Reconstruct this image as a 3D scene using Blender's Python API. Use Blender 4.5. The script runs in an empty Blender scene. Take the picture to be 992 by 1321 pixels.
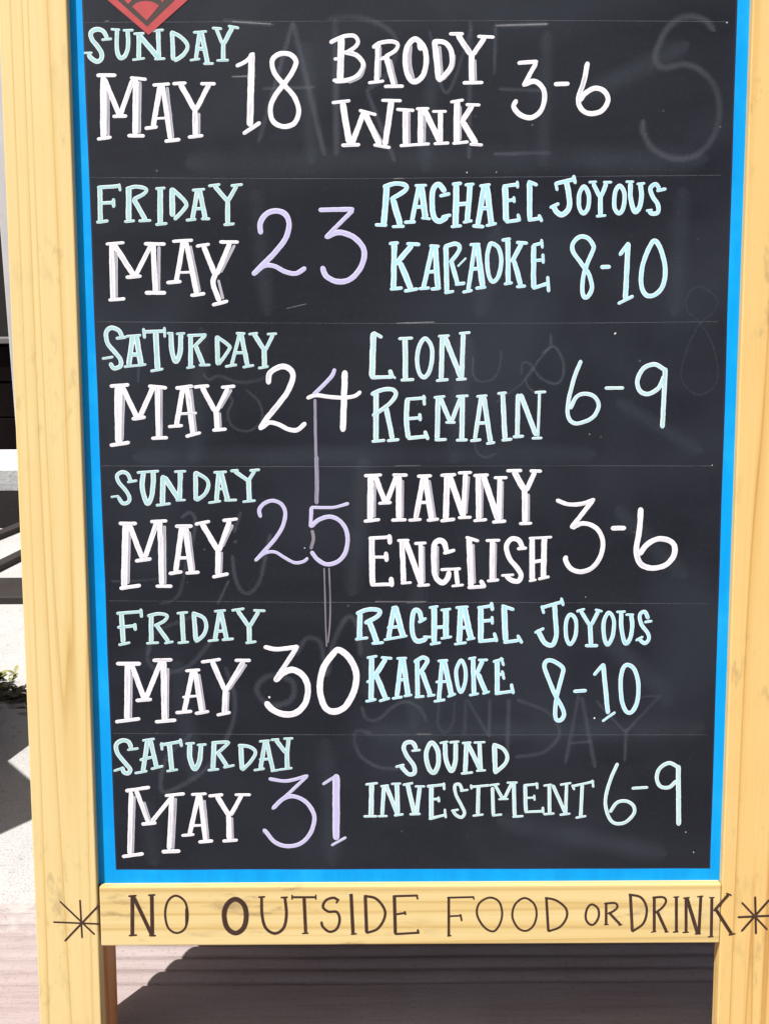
import bpy, bmesh, math, random
from mathutils import Vector, Matrix, Quaternion, noise as mnoise
R = math.radians
SC = bpy.context.scene
COL = SC.collection

# ------------------------------------------------------------------ camera, sky, sun, exposure
CAM_H = 1.1278
cam = bpy.data.objects.new('camera', bpy.data.cameras.new('camera'))
COL.objects.link(cam)
SC.camera = cam
cam.data.sensor_fit = 'VERTICAL'
cam.data.sensor_height = 24.0
cam.data.lens = 24.0 * 1300.0 / 1321.0
cam.data.clip_start = 0.02
cam.data.clip_end = 500.0
cam.location = (0, 0, CAM_H)
cam.rotation_mode = 'QUATERNION'
cam.rotation_quaternion = (Matrix.Rotation(R(90 - 18.8), 4, 'X') @ Matrix.Rotation(R(-0.35), 4, 'Z')).to_quaternion()

SUN_DIR = Vector((0.371, 0.26, -1.0)).normalized()      # the way the light travels
world = bpy.data.worlds.new('World')
SC.world = world
world.use_nodes = True
wn = world.node_tree.nodes
sky = wn.new('ShaderNodeTexSky')
sky.sky_type = 'NISHITA'
sky.sun_disc = False
sky.dust_density = 5.0
sky.ozone_density = 0.3
sky.sun_elevation = math.asin(-SUN_DIR.z)
sky.sun_rotation = math.atan2(-SUN_DIR.x, -SUN_DIR.y)
wn['Background'].inputs['Strength'].default_value = 0.05
world.node_tree.links.new(sky.outputs[0], wn['Background'].inputs['Color'])
sl = bpy.data.lights.new('sun', 'SUN')
sl.energy = 5.0
sl.angle = R(0.5)
sl.color = (1.0, 0.972, 0.92)
sun = bpy.data.objects.new('sun', sl)
COL.objects.link(sun)
sun.location = (-3, -2, 6)
sun.rotation_mode = 'QUATERNION'
sun.rotation_quaternion = SUN_DIR.to_track_quat('-Z', 'Y')
SC.view_settings.view_transform = 'Standard'
SC.view_settings.look = 'None'
SC.view_settings.exposure = 0.74
SC.view_settings.gamma = 1.0

# ------------------------------------------------------------------ node helpers
class NT:
    def __init__(self, name):
        self.m = bpy.data.materials.new(name)
        self.m.use_nodes = True
        self.t = self.m.node_tree
        self.p = self.t.nodes['Principled BSDF']
    def n(self, kind, **kw):
        nd = self.t.nodes.new('ShaderNode' + kind)
        for k, v in kw.items():
            setattr(nd, k, v)
        return nd
    def put(self, sock, v):
        if isinstance(v, bpy.types.NodeSocket):
            self.t.links.new(v, sock)
        elif v is not None:
            try:
                sock.default_value = v
            except Exception:
                sock.default_value = (v[0], v[1], v[2], 1.0)
    def math(self, op, a, b=None, c=None, clamp=False):
        nd = self.n('Math', operation=op, use_clamp=clamp)
        self.put(nd.inputs[0], a)
        if b is not None: self.put(nd.inputs[1], b)
        if c is not None: self.put(nd.inputs[2], c)
        return nd.outputs[0]
    def coord(self, which='Object', scale=(1, 1, 1), rot=(0, 0, 0), loc=(0, 0, 0)):
        tc = self.n('TexCoord')
        mp = self.n('Mapping')
        mp.inputs['Scale'].default_value = scale
        mp.inputs['Rotation'].default_value = rot
        mp.inputs['Location'].default_value = loc
        self.t.links.new(tc.outputs[which], mp.inputs['Vector'])
        return mp.outputs[0]
    def noise(self, vec, scale, detail=4, rough=0.55, dist=0.0):
        nd = self.n('TexNoise')
        self.t.links.new(vec, nd.inputs['Vector'])
        nd.inputs['Scale'].default_value = scale
        nd.inputs['Detail'].default_value = detail
        nd.inputs['Roughness'].default_value = rough
        nd.inputs['Distortion'].default_value = dist
        return nd.outputs['Fac']
    def ramp(self, fac, stops, interp='LINEAR'):
        nd = self.n('ValToRGB')
        cr = nd.color_ramp
        cr.interpolation = interp
        while len(cr.elements) < len(stops):
            cr.elements.new(0.5)
        for e, (p, c) in zip(cr.elements, stops):
            e.position = p
            if not hasattr(c, '__len__'): c = (c, c, c)
            e.color = (c[0], c[1], c[2], 1.0)
        self.put(nd.inputs[0], fac)
        return nd.outputs[0]
    def mix(self, f, a, b, mode='MIX'):
        nd = self.n('Mix', data_type='RGBA', blend_type=mode)
        self.put(nd.inputs[0], f)
        self.put(nd.inputs[6], a)
        self.put(nd.inputs[7], b)
        return nd.outputs[2]
    def bump(self, h, strength=0.3, dist=0.002):
        nd = self.n('Bump')
        nd.inputs['Strength'].default_value = strength
        nd.inputs['Distance'].default_value = dist
        self.put(nd.inputs['Height'], h)
        self.t.links.new(nd.outputs[0], self.p.inputs['Normal'])
    def out(self, col, rough=0.6, spec=0.4):
        self.put(self.p.inputs['Base Color'], col)
        self.put(self.p.inputs['Roughness'], rough)
        self.p.inputs['Specular IOR Level'].default_value = spec
        return self.m

def wood(name, light, mid, dark, axis='Z', seed=0.0, bands=4.0, worn=0.0):
    """softwood board: contour rings of a long stretched noise, fine fibre, a few dents"""
    k = NT(name)
    long_s, cross = 0.20, 15.0
    sc = {'Z': (cross, cross * .8, long_s), 'X': (long_s, cross * .8, cross)}[axis]
    v = k.coord('Object', sc, loc=(seed, seed * .7, seed * 1.3))
    base = k.noise(v, 1.0, 2.0, 0.5, 0.12)
    ring = k.math('FRACT', k.math('MULTIPLY', base, bands * 2.2))
    ringc = k.ramp(ring, [(0.0, mid), (0.10, light), (0.62, light), (0.88, mid), (0.965, dark), (1.0, mid)])
    fs = {'Z': (420, 420, 5), 'X': (5, 420, 420)}[axis]
    fib = k.noise(k.coord('Object', fs), 1.0, 3, 0.6)
    c = k.mix(k.ramp(fib, [(0.42, 0.0), (0.75, 0.30)]), ringc, mid)
    ms = {'Z': (150, 150, 1.6), 'X': (1.6, 150, 150)}[axis]
    mg = k.noise(k.coord('Object', ms, loc=(seed, 2, seed)), 1.0, 5, 0.7, 0.2)
    c = k.mix(k.ramp(mg, [(0.50, 0.0), (0.66, 0.42)]), c, mid)
    c = k.mix(k.ramp(mg, [(0.62, 0.0), (0.72, 0.40)]), c, dark)
    blot = k.noise(k.coord('Object', (9, 9, 9), loc=(seed, 1, 2)), 1.0, 4, 0.6)
    c = k.mix(k.ramp(blot, [(0.45, 0.0), (0.8, 0.35)]), c, mid)
    # small scuffs and grey weathering
    ws = {'Z': (55, 55, 22), 'X': (17, 40, 60)}[axis]
    wv = k.noise(k.coord('Object', ws, loc=(seed * 2, 3, 5)), 1.0, 6, 0.68)
    area = k.noise(k.coord('Object', (5, 5, 7), loc=(4 + seed, 0, 1)), 1.0, 2, 0.5)
    if axis == 'X':
        sx = k.n('SeparateXYZ')
        k.t.links.new(k.coord('Object'), sx.inputs[0])
        area = k.math('ADD', area, k.math('MULTIPLY', sx.outputs[0], -0.22))
    wm = k.math('MULTIPLY', k.ramp(wv, [(0.54, 0.0), (0.68, 1.0)]), k.ramp(area, [(0.46, 0.0), (0.62, 1.0)]))
    knot = k.n('TexVoronoi', feature='F1')
    k.t.links.new(k.coord('Object', {'Z': (13, 13, 5), 'X': (4, 13, 13)}[axis], loc=(seed, seed, seed)), knot.inputs['Vector'])
    knot.inputs['Scale'].default_value = 1.0
    c = k.mix(k.math('MULTIPLY', k.ramp(knot.outputs['Distance'], [(0.035, 1.0), (0.13, 0.0)]), k.math('MULTIPLY', fib, 0.8)), c, dark)
    c = k.mix(k.math('MULTIPLY', wm, 0.38 + worn), c, (0.17, 0.105, 0.055))
    k.bump(k.math('ADD', k.math('MULTIPLY', fib, 0.5), k.math('MULTIPLY', ring, 0.25)), 0.22, 0.0012)
    return k.out(c, k.ramp(fib, [(0.3, 0.50), (0.8, 0.68)]), 0.35)

M = {}
M['pine_left'] = wood('pine_yellow', (0.575, 0.447, 0.212), (0.53, 0.388, 0.158), (0.42, 0.275, 0.095), 'Z', 1.7, 4.2)
M['pine_right'] = wood('pine_orange', (0.575, 0.40, 0.155), (0.525, 0.33, 0.108), (0.385, 0.205, 0.055), 'Z', 6.1, 5.0)
M['pine_rail'] = wood('pine_rail', (0.57, 0.455, 0.222), (0.535, 0.40, 0.17), (0.43, 0.295, 0.11), 'X', 3.3, 2.2, 0.45)
M['pine_inner'] = wood('pine_reddish', (0.55, 0.26, 0.10), (0.48, 0.21, 0.075), (0.36, 0.14, 0.05), 'Z', 9.3, 4.0)

def board_material():
    k = NT('blackboard')
    wipe = k.noise(k.coord('Object', (2.2, 3, 9.0), rot=(0, R(12), 0)), 1.0, 5, 0.6, 0.6)
    cloud = k.noise(k.coord('Object', (4.5, 4, 4.0), loc=(2, 0, 5)), 1.0, 3, 0.5, 0.4)
    fine = k.noise(k.coord('Object', (240, 240, 150)), 1.0, 3, 0.6)
    c = k.mix(k.ramp(wipe, [(0.40, 0.0), (0.70, 1.0)]), (0.0080, 0.0094, 0.0148), (0.0118, 0.0136, 0.0202))
    c = k.mix(k.ramp(cloud, [(0.46, 0.0), (0.70, 0.8)]), c, (0.020, 0.024, 0.034))
    # dust specks
    vor = k.n('TexVoronoi', feature='F1')
    k.t.links.new(k.coord('Object', (46, 46, 46)), vor.inputs['Vector'])
    vor.inputs['Scale'].default_value = 1.0
    rnd = k.ramp(k.n('SeparateColor').outputs[0], [(0, 0), (1, 1)])
    sep = [n for n in k.t.nodes if n.bl_idname == 'ShaderNodeSeparateColor'][0]
    k.t.links.new(vor.outputs['Color'], sep.inputs[0])
    dot = k.math('MULTIPLY', k.ramp(vor.outputs['Distance'], [(0.03, 1.0), (0.075, 0.0)]), k.ramp(rnd, [(0.80, 0.0), (0.98, 0.5)]))
    c = k.mix(dot, c, (0.16, 0.16, 0.17))
    c = k.mix(k.ramp(fine, [(0.55, 0.0), (0.80, 0.35)]), c, (0.028, 0.031, 0.038))
    k.bump(fine, 0.08, 0.0006)
    return k.out(c, k.ramp(wipe, [(0.35, 0.52), (0.7, 0.66)]), 0.16)
M['board'] = board_material()

def blue_material():
    k = NT('blue_paint')
    s = k.noise(k.coord('Object', (60, 60, 6)), 1.0, 4, 0.6)
    s2 = k.noise(k.coord('Object', (14, 14, 14)), 1.0, 3, 0.6)
    c = k.mix(k.ramp(s, [(0.35, 0.0), (0.7, 1.0)]), (0.0, 0.232, 0.59), (0.0, 0.272, 0.65))
    c = k.mix(k.ramp(s2, [(0.50, 0.0), (0.75, 0.55)]), c, (0.012, 0.34, 0.68))
    k.bump(s, 0.15, 0.0008)
    return k.out(c, 0.5, 0.15)
M['blue'] = blue_material()

def marker(name, body, edge, thin, cover=0.55, amount=0.8):
    """paint marker: paint pools along the edges of a stroke and runs thin in streaks along it"""
    k = NT(name)
    uv = k.n('UVMap')
    sx = k.n('SeparateXYZ')
    k.t.links.new(uv.outputs[0], sx.inputs[0])
    e = k.math('ABSOLUTE', k.math('SUBTRACT', k.math('MULTIPLY', sx.outputs[0], 2.0), 1.0))
    mp = k.n('Mapping')
    mp.inputs['Scale'].default_value = (3.2, 26.0, 1)
    k.t.links.new(uv.outputs[0], mp.inputs['Vector'])
    st = k.noise(mp.outputs[0], 1.0, 3, 0.6)
    wv = k.noise(k.coord('Object', (90, 90, 90)), 1.0, 3, 0.6)
    em = k.math('ADD', e, k.math('MULTIPLY', k.math('SUBTRACT', wv, 0.5), 0.5))
    c = k.mix(k.ramp(em, [(0.48, 0.0), (0.80, 1.0)]), body, edge)
    inner = k.ramp(e, [(0.45, 1.0), (0.85, 0.0)])
    tm = k.math('MULTIPLY', k.ramp(st, [(cover, 0.0), (cover + 0.14, amount)]), inner)
    c = k.mix(tm, c, thin)
    gr = k.noise(k.coord('Object', (700, 700, 700)), 1.0, 4, 0.7)
    c = k.mix(k.ramp(gr, [(0.54, 0.0), (0.72, 0.55)]), c, thin)
    return k.out(c, 0.62, 0.25)
M['white'] = marker('white_marker', (0.585, 0.585, 0.625), (0.68, 0.675, 0.70), (0.29, 0.28, 0.345), 0.55, 0.75)
M['grey'] = marker('thin_white_marker', (0.31, 0.30, 0.365), (0.52, 0.51, 0.55), (0.17, 0.165, 0.21), 0.48, 0.8)
M['mint'] = marker('mint_marker', (0.305, 0.50, 0.525), (0.58, 0.645, 0.665), (0.20, 0.35, 0.38), 0.52, 0.7)
M['mint2'] = marker('pale_mint_marker', (0.37, 0.55, 0.585), (0.60, 0.655, 0.675), (0.24, 0.39, 0.43), 0.52, 0.7)
M['cyan'] = marker('cyan_marker', (0.32, 0.565, 0.655), (0.58, 0.665, 0.71), (0.23, 0.43, 0.52), 0.52, 0.7)
M['lavender'] = marker('lavender_marker', (0.40, 0.385, 0.575), (0.50, 0.49, 0.65), (0.28, 0.265, 0.42), 0.56, 0.6)
M['streak'] = marker('lavender_run', (0.22, 0.20, 0.30), (0.31, 0.29, 0.38), (0.10, 0.095, 0.13), 0.48, 0.8)
M['hair'] = marker('grey_run', (0.20, 0.19, 0.23), (0.22, 0.21, 0.25), (0.07, 0.07, 0.08), 0.46, 0.9)
M['ink'] = marker('brown_ink', (0.034, 0.0165, 0.0115), (0.052, 0.025, 0.017), (0.105, 0.052, 0.030), 0.56, 0.7)

def ghost(name, col, amount, sc=60):
    k = NT(name)
    n1 = k.noise(k.coord('Object', (sc, sc, sc)), 1.0, 4, 0.65)
    n2 = k.noise(k.coord('Object', (9, 9, 9)), 1.0, 2, 0.5)
    uv = k.n('UVMap')
    sx = k.n('SeparateXYZ')
    k.t.links.new(uv.outputs[0], sx.inputs[0])
    e = k.math('ABSOLUTE', k.math('SUBTRACT', k.math('MULTIPLY', sx.outputs[0], 2.0), 1.0))
    soft = k.ramp(e, [(0.0, 1.0), (1.0, 0.0)], 'EASE')
    a = k.math('MULTIPLY', k.math('MULTIPLY', k.ramp(n1, [(0.2, 0.6), (0.8, 1.0)]), k.ramp(n2, [(0.3, 0.35), (0.65, 1.0)])), soft)
    k.put(k.p.inputs['Alpha'], k.math('MULTIPLY', a, amount))
    return k.out(col, 0.9, 0.1)
M['ghost'] = ghost('chalk_ghost', (0.17, 0.185, 0.225), 0.25, 40)
M['ghost2'] = ghost('faint_chalk_ghost', (0.15, 0.165, 0.20), 0.25, 40)
M['ghost3'] = ghost('very_faint_ghost', (0.15, 0.165, 0.20), 0.12, 40)
M['wipe'] = ghost('wiped_chalk', (0.14, 0.165, 0.205), 0.11, 30)
M['rule'] = ghost('scored_line', (0.20, 0.21, 0.25), 0.55, 25)
M['smear'] = ghost('chalk_smear', (0.42, 0.42, 0.44), 0.5, 60)

def simple(name, col, col2=None, sc=30.0, rough=0.6, spec=0.35, bump=0.0):
    k = NT(name)
    v = k.coord('Object', (sc, sc, sc))
    n = k.noise(v, 1.0, 5, 0.62)
    c2 = col2 or tuple(x * 0.75 for x in col)
    c = k.mix(k.ramp(n, [(0.35, 0.0), (0.70, 1.0)]), col, c2)
    if bump: k.bump(n, bump, 0.004)
    return k.out(c, rough, spec)
M['red'] = simple('red_paint', (0.37, 0.045, 0.050), (0.31, 0.036, 0.040), 70, 0.6)
M['emblem_brown'] = simple('brown_paint', (0.040, 0.026, 0.022), (0.032, 0.022, 0.020), 50, 0.6)
M['navy'] = simple('navy_paint', (0.010, 0.012, 0.040), None, 50, 0.6)
M['dark_bar'] = simple('dark_bar', (0.022, 0.017, 0.016), (0.032, 0.026, 0.024), 14, 0.6)
M['pale_paint'] = simple('pale_paint', (0.50, 0.49, 0.49), (0.60, 0.57, 0.565), 6, 0.6)
M['wall_low'] = simple('dark_siding', (0.0050, 0.0030, 0.0034), (0.0085, 0.0056, 0.0060), 7, 0.8, 0.04)
M['wall_high'] = simple('charcoal_paint', (0.024, 0.021, 0.021), (0.032, 0.029, 0.029), 6, 0.7, 0.15)
M['wall_trim'] = simple('grey_trim', (0.12, 0.115, 0.115), (0.16, 0.155, 0.155), 8, 0.6)
M['dark_ground'] = simple('dark_ground', (0.0075, 0.0064, 0.0068), (0.012, 0.0105, 0.011), 90, 0.85, 0.06, 0.3)
M['shadow_block'] = simple('shadow_block_concrete', (0.30, 0.29, 0.28), (0.22, 0.21, 0.20), 25, 0.8)
M['steel'] = simple('steel', (0.30, 0.30, 0.30), None, 40, 0.4)

def concrete_material(name, a, b, dark, k1=1.0):
    k = NT(name)
    big = k.noise(k.coord('Object', (6, 6, 6)), 1.0, 5, 0.6)
    mid = k.noise(k.coord('Object', (45, 45, 45), loc=(3, 1, 0)), 1.0, 5, 0.7)
    fine = k.noise(k.coord('Object', (260, 260, 260)), 1.0, 3, 0.7)
    c = k.mix(k.ramp(big, [(0.35, 0.0), (0.68, 1.0)]), a, b)
    c = k.mix(k.ramp(mid, [(0.60, 0.0), (0.74, 0.7 * k1)]), c, dark)
    c = k.mix(k.ramp(fine, [(0.53, 0.0), (0.68, 0.65)]), c, dark)
    k.bump(k.math('ADD', mid, k.math('MULTIPLY', fine, 0.7)), 0.5, 0.006)
    return k.out(c, 0.85, 0.2)
M['concrete'] = concrete_material('concrete', (0.37, 0.36, 0.355), (0.42, 0.41, 0.405), (0.13, 0.12, 0.115))
M['kerb'] = concrete_material('kerb_concrete', (0.58, 0.58, 0.58), (0.70, 0.70, 0.70), (0.30, 0.30, 0.30), 1.35)

def deck_material():
    k = NT('weathered_deck')
    g = k.noise(k.coord('Object', (3.0, 60, 60)), 1.0, 5, 0.65, 0.3)
    f = k.noise(k.coord('Object', (18, 420, 420)), 1.0, 3, 0.6)
    b = k.noise(k.coord('Object', (5, 7, 5)), 1.0, 4, 0.6)
    s = k.noise(k.coord('Object', (38, 70, 70), loc=(7, 2, 0)), 1.0, 5, 0.7)
    c = k.mix(k.ramp(g, [(0.35, 0.0), (0.72, 1.0)]), (0.320, 0.264, 0.260), (0.262, 0.205, 0.200))
    c = k.mix(k.ramp(b, [(0.42, 0.0), (0.7, 0.8)]), c, (0.345, 0.297, 0.290))
    c = k.mix(k.ramp(f, [(0.56, 0.0), (0.78, 0.45)]), c, (0.19, 0.14, 0.13))
    c = k.mix(k.ramp(s, [(0.66, 0.0), (0.76, 0.55)]), c, (0.13, 0.095, 0.085))
    sx = k.n('SeparateXYZ')
    k.t.links.new(k.coord('Object'), sx.inputs[0])
    far = k.math('ADD', k.math('MULTIPLY', k.math('SUBTRACT', sx.outputs[1], 1.285), 9.0), k.math('MULTIPLY', k.math('SUBTRACT', s, 0.5), 2.6))
    c = k.mix(k.ramp(far, [(0.0, 0.0), (0.7, 0.95)]), c, (0.37, 0.35, 0.34))
    grit = k.noise(k.coord('Object', (230, 230, 230)), 1.0, 3, 0.7)
    c = k.mix(k.ramp(grit, [(0.56, 0.0), (0.70, 0.42)]), c, (0.10, 0.080, 0.075))
    k.bump(k.math('ADD', g, k.math('MULTIPLY', f, 0.5)), 0.45, 0.003)
    return k.out(c, 0.8, 0.2)
M['deck'] = deck_material()

def leaf_material(name, a, b):
    k = NT(name)
    n = k.noise(k.coord('Object', (60, 60, 60)), 1.0, 3, 0.6)
    oi = k.n('ObjectInfo')
    c = k.mix(k.ramp(n, [(0.35, 0.0), (0.7, 1.0)]), a, b)
    return k.out(c, 0.55, 0.3)
M['leaf'] = leaf_material('leaf', (0.15, 0.155, 0.05), (0.30, 0.29, 0.13))
M['leaf_dark'] = leaf_material('dry_leaf', (0.035, 0.030, 0.016), (0.06, 0.055, 0.03))

# ------------------------------------------------------------------ mesh helpers
def link(o, parent=None):
    COL.objects.link(o)
    if parent is not None: o.parent = parent
    return o
def obj(name, bm, mat, parent=None, label=None, smooth=False):
    me = bpy.data.meshes.new(name)
    bm.normal_update()
    bm.to_mesh(me)
    bm.free()
    for m in (mat if isinstance(mat, (list, tuple)) else [mat]): me.materials.append(m)
    if smooth:
        for p in me.polygons: p.use_smooth = True
    o = bpy.data.objects.new(name, me)
    if label: o['label'] = label
    return link(o, parent)
def thing(name, label, cat, loc=(0, 0, 0), group=None):
    o = bpy.data.objects.new(name, None)
    o.empty_display_size = 0.1
    o.location = loc
    o['label'] = label
    o['category'] = cat
    if group: o['group'] = group
    return link(o)
def hexa(bm, lo, hi, bev=0.0, seg=2):
    """box given by its 4 front corners at y0 and the same at y1: lo/hi are lists of 4 (x,z) + y"""
    (q0, y0), (q1, y1) = lo, hi
    a = [bm.verts.new((x, y0, z)) for x, z in q0]
    b = [bm.verts.new((x, y1, z)) for x, z in q1]
    fs = [bm.faces.new(a), bm.faces.new(b[::-1])]
    for i in range(4):
        fs.append(bm.faces.new((a[i], b[i], b[(i + 1) % 4], a[(i + 1) % 4])))
    bmesh.ops.recalc_face_normals(bm, faces=fs)
    if bev > 0:
        es = list({e for f in fs for e in f.edges})
        bmesh.ops.bevel(bm, geom=es, offset=bev, segments=seg, affect='EDGES', profile=0.5)
def bar(bm, x0, x1, y0, y1, z0, z1, bev=0.0):
    q = [(x0, z0), (x1, z0), (x1, z1), (x0, z1)]
    hexa(bm, (q, y0), (q, y1), bev)

# ------------------------------------------------------------------ ground
def sheet(name, x0, x1, y0, y1, z, mat):
    bm = bmesh.new()
    vs = [bm.verts.new(p) for p in ((x0, y0, z), (x1, y0, z), (x1, y1, z), (x0, y1, z))]
    bm.faces.new(vs)
    o = obj(name, bm, mat)
    o['kind'] = 'structure'
    return o
DECK_END = 1.3489
sheet('ground', -60, 60, -60, 60, -0.030, M['concrete'])
sheet('pavement', -12, 12, DECK_END + 0.004, 3.1791, -0.004, M['concrete'])
sheet('dark_strip', -12, 12, 3.1791, 3.595 + 0.2, -0.002, M['dark_ground'])  # plain dark strip of ground in front of the kerb
# deck with a ribbed edge
bm = bmesh.new()
G = [1.1754, 1.2011, 1.2261]
g = G[-1]
while g < DECK_END - 0.03:
    g += 0.0256
    G.append(g)
prof = [(-2.0, 0.0), (G[0] - 0.004, 0.0), (G[0] - 0.001, -0.003)]
random.seed(4)
for i in range(len(G) - 1):
    a, b = G[i] + 0.0008, G[i + 1] - 0.0008
    h = 0.0046
    prof.append((a, -0.004))
    for j in range(1, 10):
        t = j / 10
        prof.append((a + (b - a) * t, -0.003 + (h + 0.003) * (math.sin(math.pi * t) ** 0.55) * (0.72 + 0.28 * t)))
    prof.append((b, -0.004))
prof += [(G[-1], -0.004), (DECK_END, -0.0005), (DECK_END, -0.028)]
xs = [-6 + 0.0 * i for i in range(1)] + [-1.6 + 0.04 * i for i in range(81)] + [6]
rows = []
for x in xs:
    r = []
    for (y, z) in prof:
        w = mnoise.noise(Vector((x * 3.0, y * 4, 0))) * 0.0012 + mnoise.noise(Vector((x * 22, y * 60, 3))) * 0.0004 if y > 0.6 else 0
        wear = (0.55 if x < -0.46 else 1.0) * (1 + 0.35 * mnoise.noise(Vector((x * 5, y * 30, 7))))
        r.append(bm.verts.new((x, y, z * wear + w)))
    rows.append(r)
for a, b in zip(rows, rows[1:]):
    for i in range(len(prof) - 1):
        bm.faces.new((a[i], b[i], b[i + 1], a[i + 1]))
bmesh.ops.recalc_face_normals(bm, faces=bm.faces)
if sum(f.normal.z for f in bm.faces) < 0: bmesh.ops.reverse_faces(bm, faces=bm.faces)
o = obj('deck', bm, M['deck'])
o['kind'] = 'structure'

# kerb along the building and the wall
bm = bmesh.new()
bar(bm, -12, 12, 3.595, 3.87 + 0.3, -0.02, 0.0814, 0.006)
o = obj('kerb', bm, M['kerb'])
o['kind'] = 'structure'
wl = thing('wall', 'dark building wall with a thin grey rail far behind the left post', 'wall', (-3, 3.87, 0.0814))
def wpart(name, x0, x1, y0, y1, z0, z1, m):
    bm = bmesh.new()
    bar(bm, x0 + 3, x1 + 3, y0 - 3.87, y1 - 3.87, z0 - 0.0814, z1 - 0.0814, 0.003)
    return obj(name, bm, m, wl)
WY = 3.87
bm = bmesh.new()
z = 0.0814 - 0.01
random.seed(8)
while z < 0.5176 - 0.02:
    z1 = min(z + 0.142, 0.5176 - 0.012)
    bar(bm, -6, 14, 0.0 + random.uniform(0, .004), 0.2, z - 0.0814, z1 - 0.006 - 0.0814, 0.003)
    z = z1
obj('siding', bm, M['wall_low'], wl)
wpart('trim', -9, 11, WY - 0.025, WY + 0.2, 0.5176 - 0.012, 0.5176 + 0.010, M['wall_trim'])
wpart('panel', -9, 11, WY + 0.005, WY + 0.2, 0.5176 + 0.010, 6.0, M['wall_high'])

# pale board leaning on the wall beside the post
fx, fz = (-1.4315, 0.1012)
tx, tz = (-1.3897, 0.9918)
bm = bmesh.new()
slope = (tx - fx) / (tz - fz)
def lx(zz): return fx + slope * (zz - fz)
zb, zt = 0.0814 + 0.002, 2.1
q = [(lx(zb), zb), (lx(zb) + 0.16, zb), (lx(zt) + 0.16, zt), (lx(zt), zt)]
hexa(bm, (q, WY - 0.060), (q, WY - 0.038), 0.003)
o = obj('painted_plank', bm, M['pale_paint'])
o['label'] = 'pale painted upright plank standing against the dark wall, mostly behind the left post'
o['category'] = 'plank'

# flat dark bars lying on the concrete
st = thing('dark_bars', 'dark flat bars on the concrete behind the left post', 'stand', (-1.4, 2.5524, 0))
bm = bmesh.new()
bar(bm, -0.9, 0.75, 0.0, 2.7078 - 2.5524 - 0.012, -0.004, 0.018, 0.003)
obj('cross_bar', bm, M['dark_bar'], st)
D = [(-1.255, 3.0894), (-1.2093, 3.1788), (-1.1573, 2.8176), (-1.117, 2.9197)]
for (p0, p1) in ((D[0], D[1]), (D[2], D[3])):
    a = Vector((p0[0] + 1.4, p0[1] - 2.5524, 0)); b = Vector((p1[0] + 1.4, p1[1] - 2.5524, 0))
    d = (b - a).normalized()
    a2 = a - d * 0.55
    b2 = b + d * 0.25
    n = Vector((-d.y, d.x, 0)) * 0.020
    bm = bmesh.new()
    vs0 = [(a2 - n), (b2 - n), (b2 + n), (a2 + n)]
    lo = [bm.verts.new((v.x, v.y, -0.004)) for v in vs0]
    hi = [bm.verts.new((v.x, v.y, 0.014)) for v in vs0]
    bm.faces.new(lo[::-1]); bm.faces.new(hi)
    for i in range(4): bm.faces.new((lo[i], lo[(i + 1) % 4], hi[(i + 1) % 4], hi[i]))
    bmesh.ops.bevel(bm, geom=list(bm.edges), offset=0.002, segments=2, affect='EDGES')
    obj('slant_bar', bm, M['dark_bar'], st)

# two made-up square blocks left of the view, added to cast shadows on the concrete
def shadow_block(name, label, x, y, s, h, rz):
    t = thing(name, label, 'shadow_block', (x, y, -0.004), 'added shadow blocks left of the sign')
    t.rotation_euler.z = rz
    bm = bmesh.new()
    bar(bm, -s / 2, s / 2, -s / 2, s / 2, 0, h - 0.06, 0.008)
    obj('shaft', bm, M['shadow_block'], t)
    bm = bmesh.new()
    bar(bm, -s / 2 + .004, s / 2 - .004, -s / 2 + .004, s / 2 - .004, h - 0.059, h, 0.014)
    obj('cap', bm, M['shadow_block'], t)
shadow_block('shadow_block', 'low added block out of view, casting the farther shadow by the green weed', -1.011, 1.810, 0.29, 0.42, R(-21.7))
shadow_block('shadow_block', 'taller added block out of view, casting the nearer shadow left of the sign', -1.147, 1.414, 0.354, 0.80, R(45))

# weed at the edge of the shadow
wx, wy = (-0.8818, 2.0506)
wd = thing('weed', 'small green weed growing from the concrete left of the post', 'weed', (wx - 0.02, wy, -0.003))
random.seed(21)
bm = bmesh.new()
bs = bmesh.new()
def leaf(bm, p, d, ln, wdt):
    d = d.normalized()
    side = d.cross(Vector((0, 0, 1)))
    if side.length < 1e-3: side = Vector((1, 0, 0))
    side.normalize()
    up = side.cross(d)
    pts = []
    for t, w in ((0, .12), (.3, .8), (.6, 1.0), (.85, .6), (1, .05)):
        c = p + d * ln * t - up * (-0.10 * ln * math.sin(t * 3.0))
        pts.append((bm.verts.new(c - side * wdt * w + up * .12 * wdt), bm.verts.new(c), bm.verts.new(c + side * wdt * w + up * .12 * wdt)))
    for a, b in zip(pts, pts[1:]):
        bm.faces.new((a[0], a[1], b[1], b[0])); bm.faces.new((a[1], a[2], b[2], b[1]))
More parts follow.
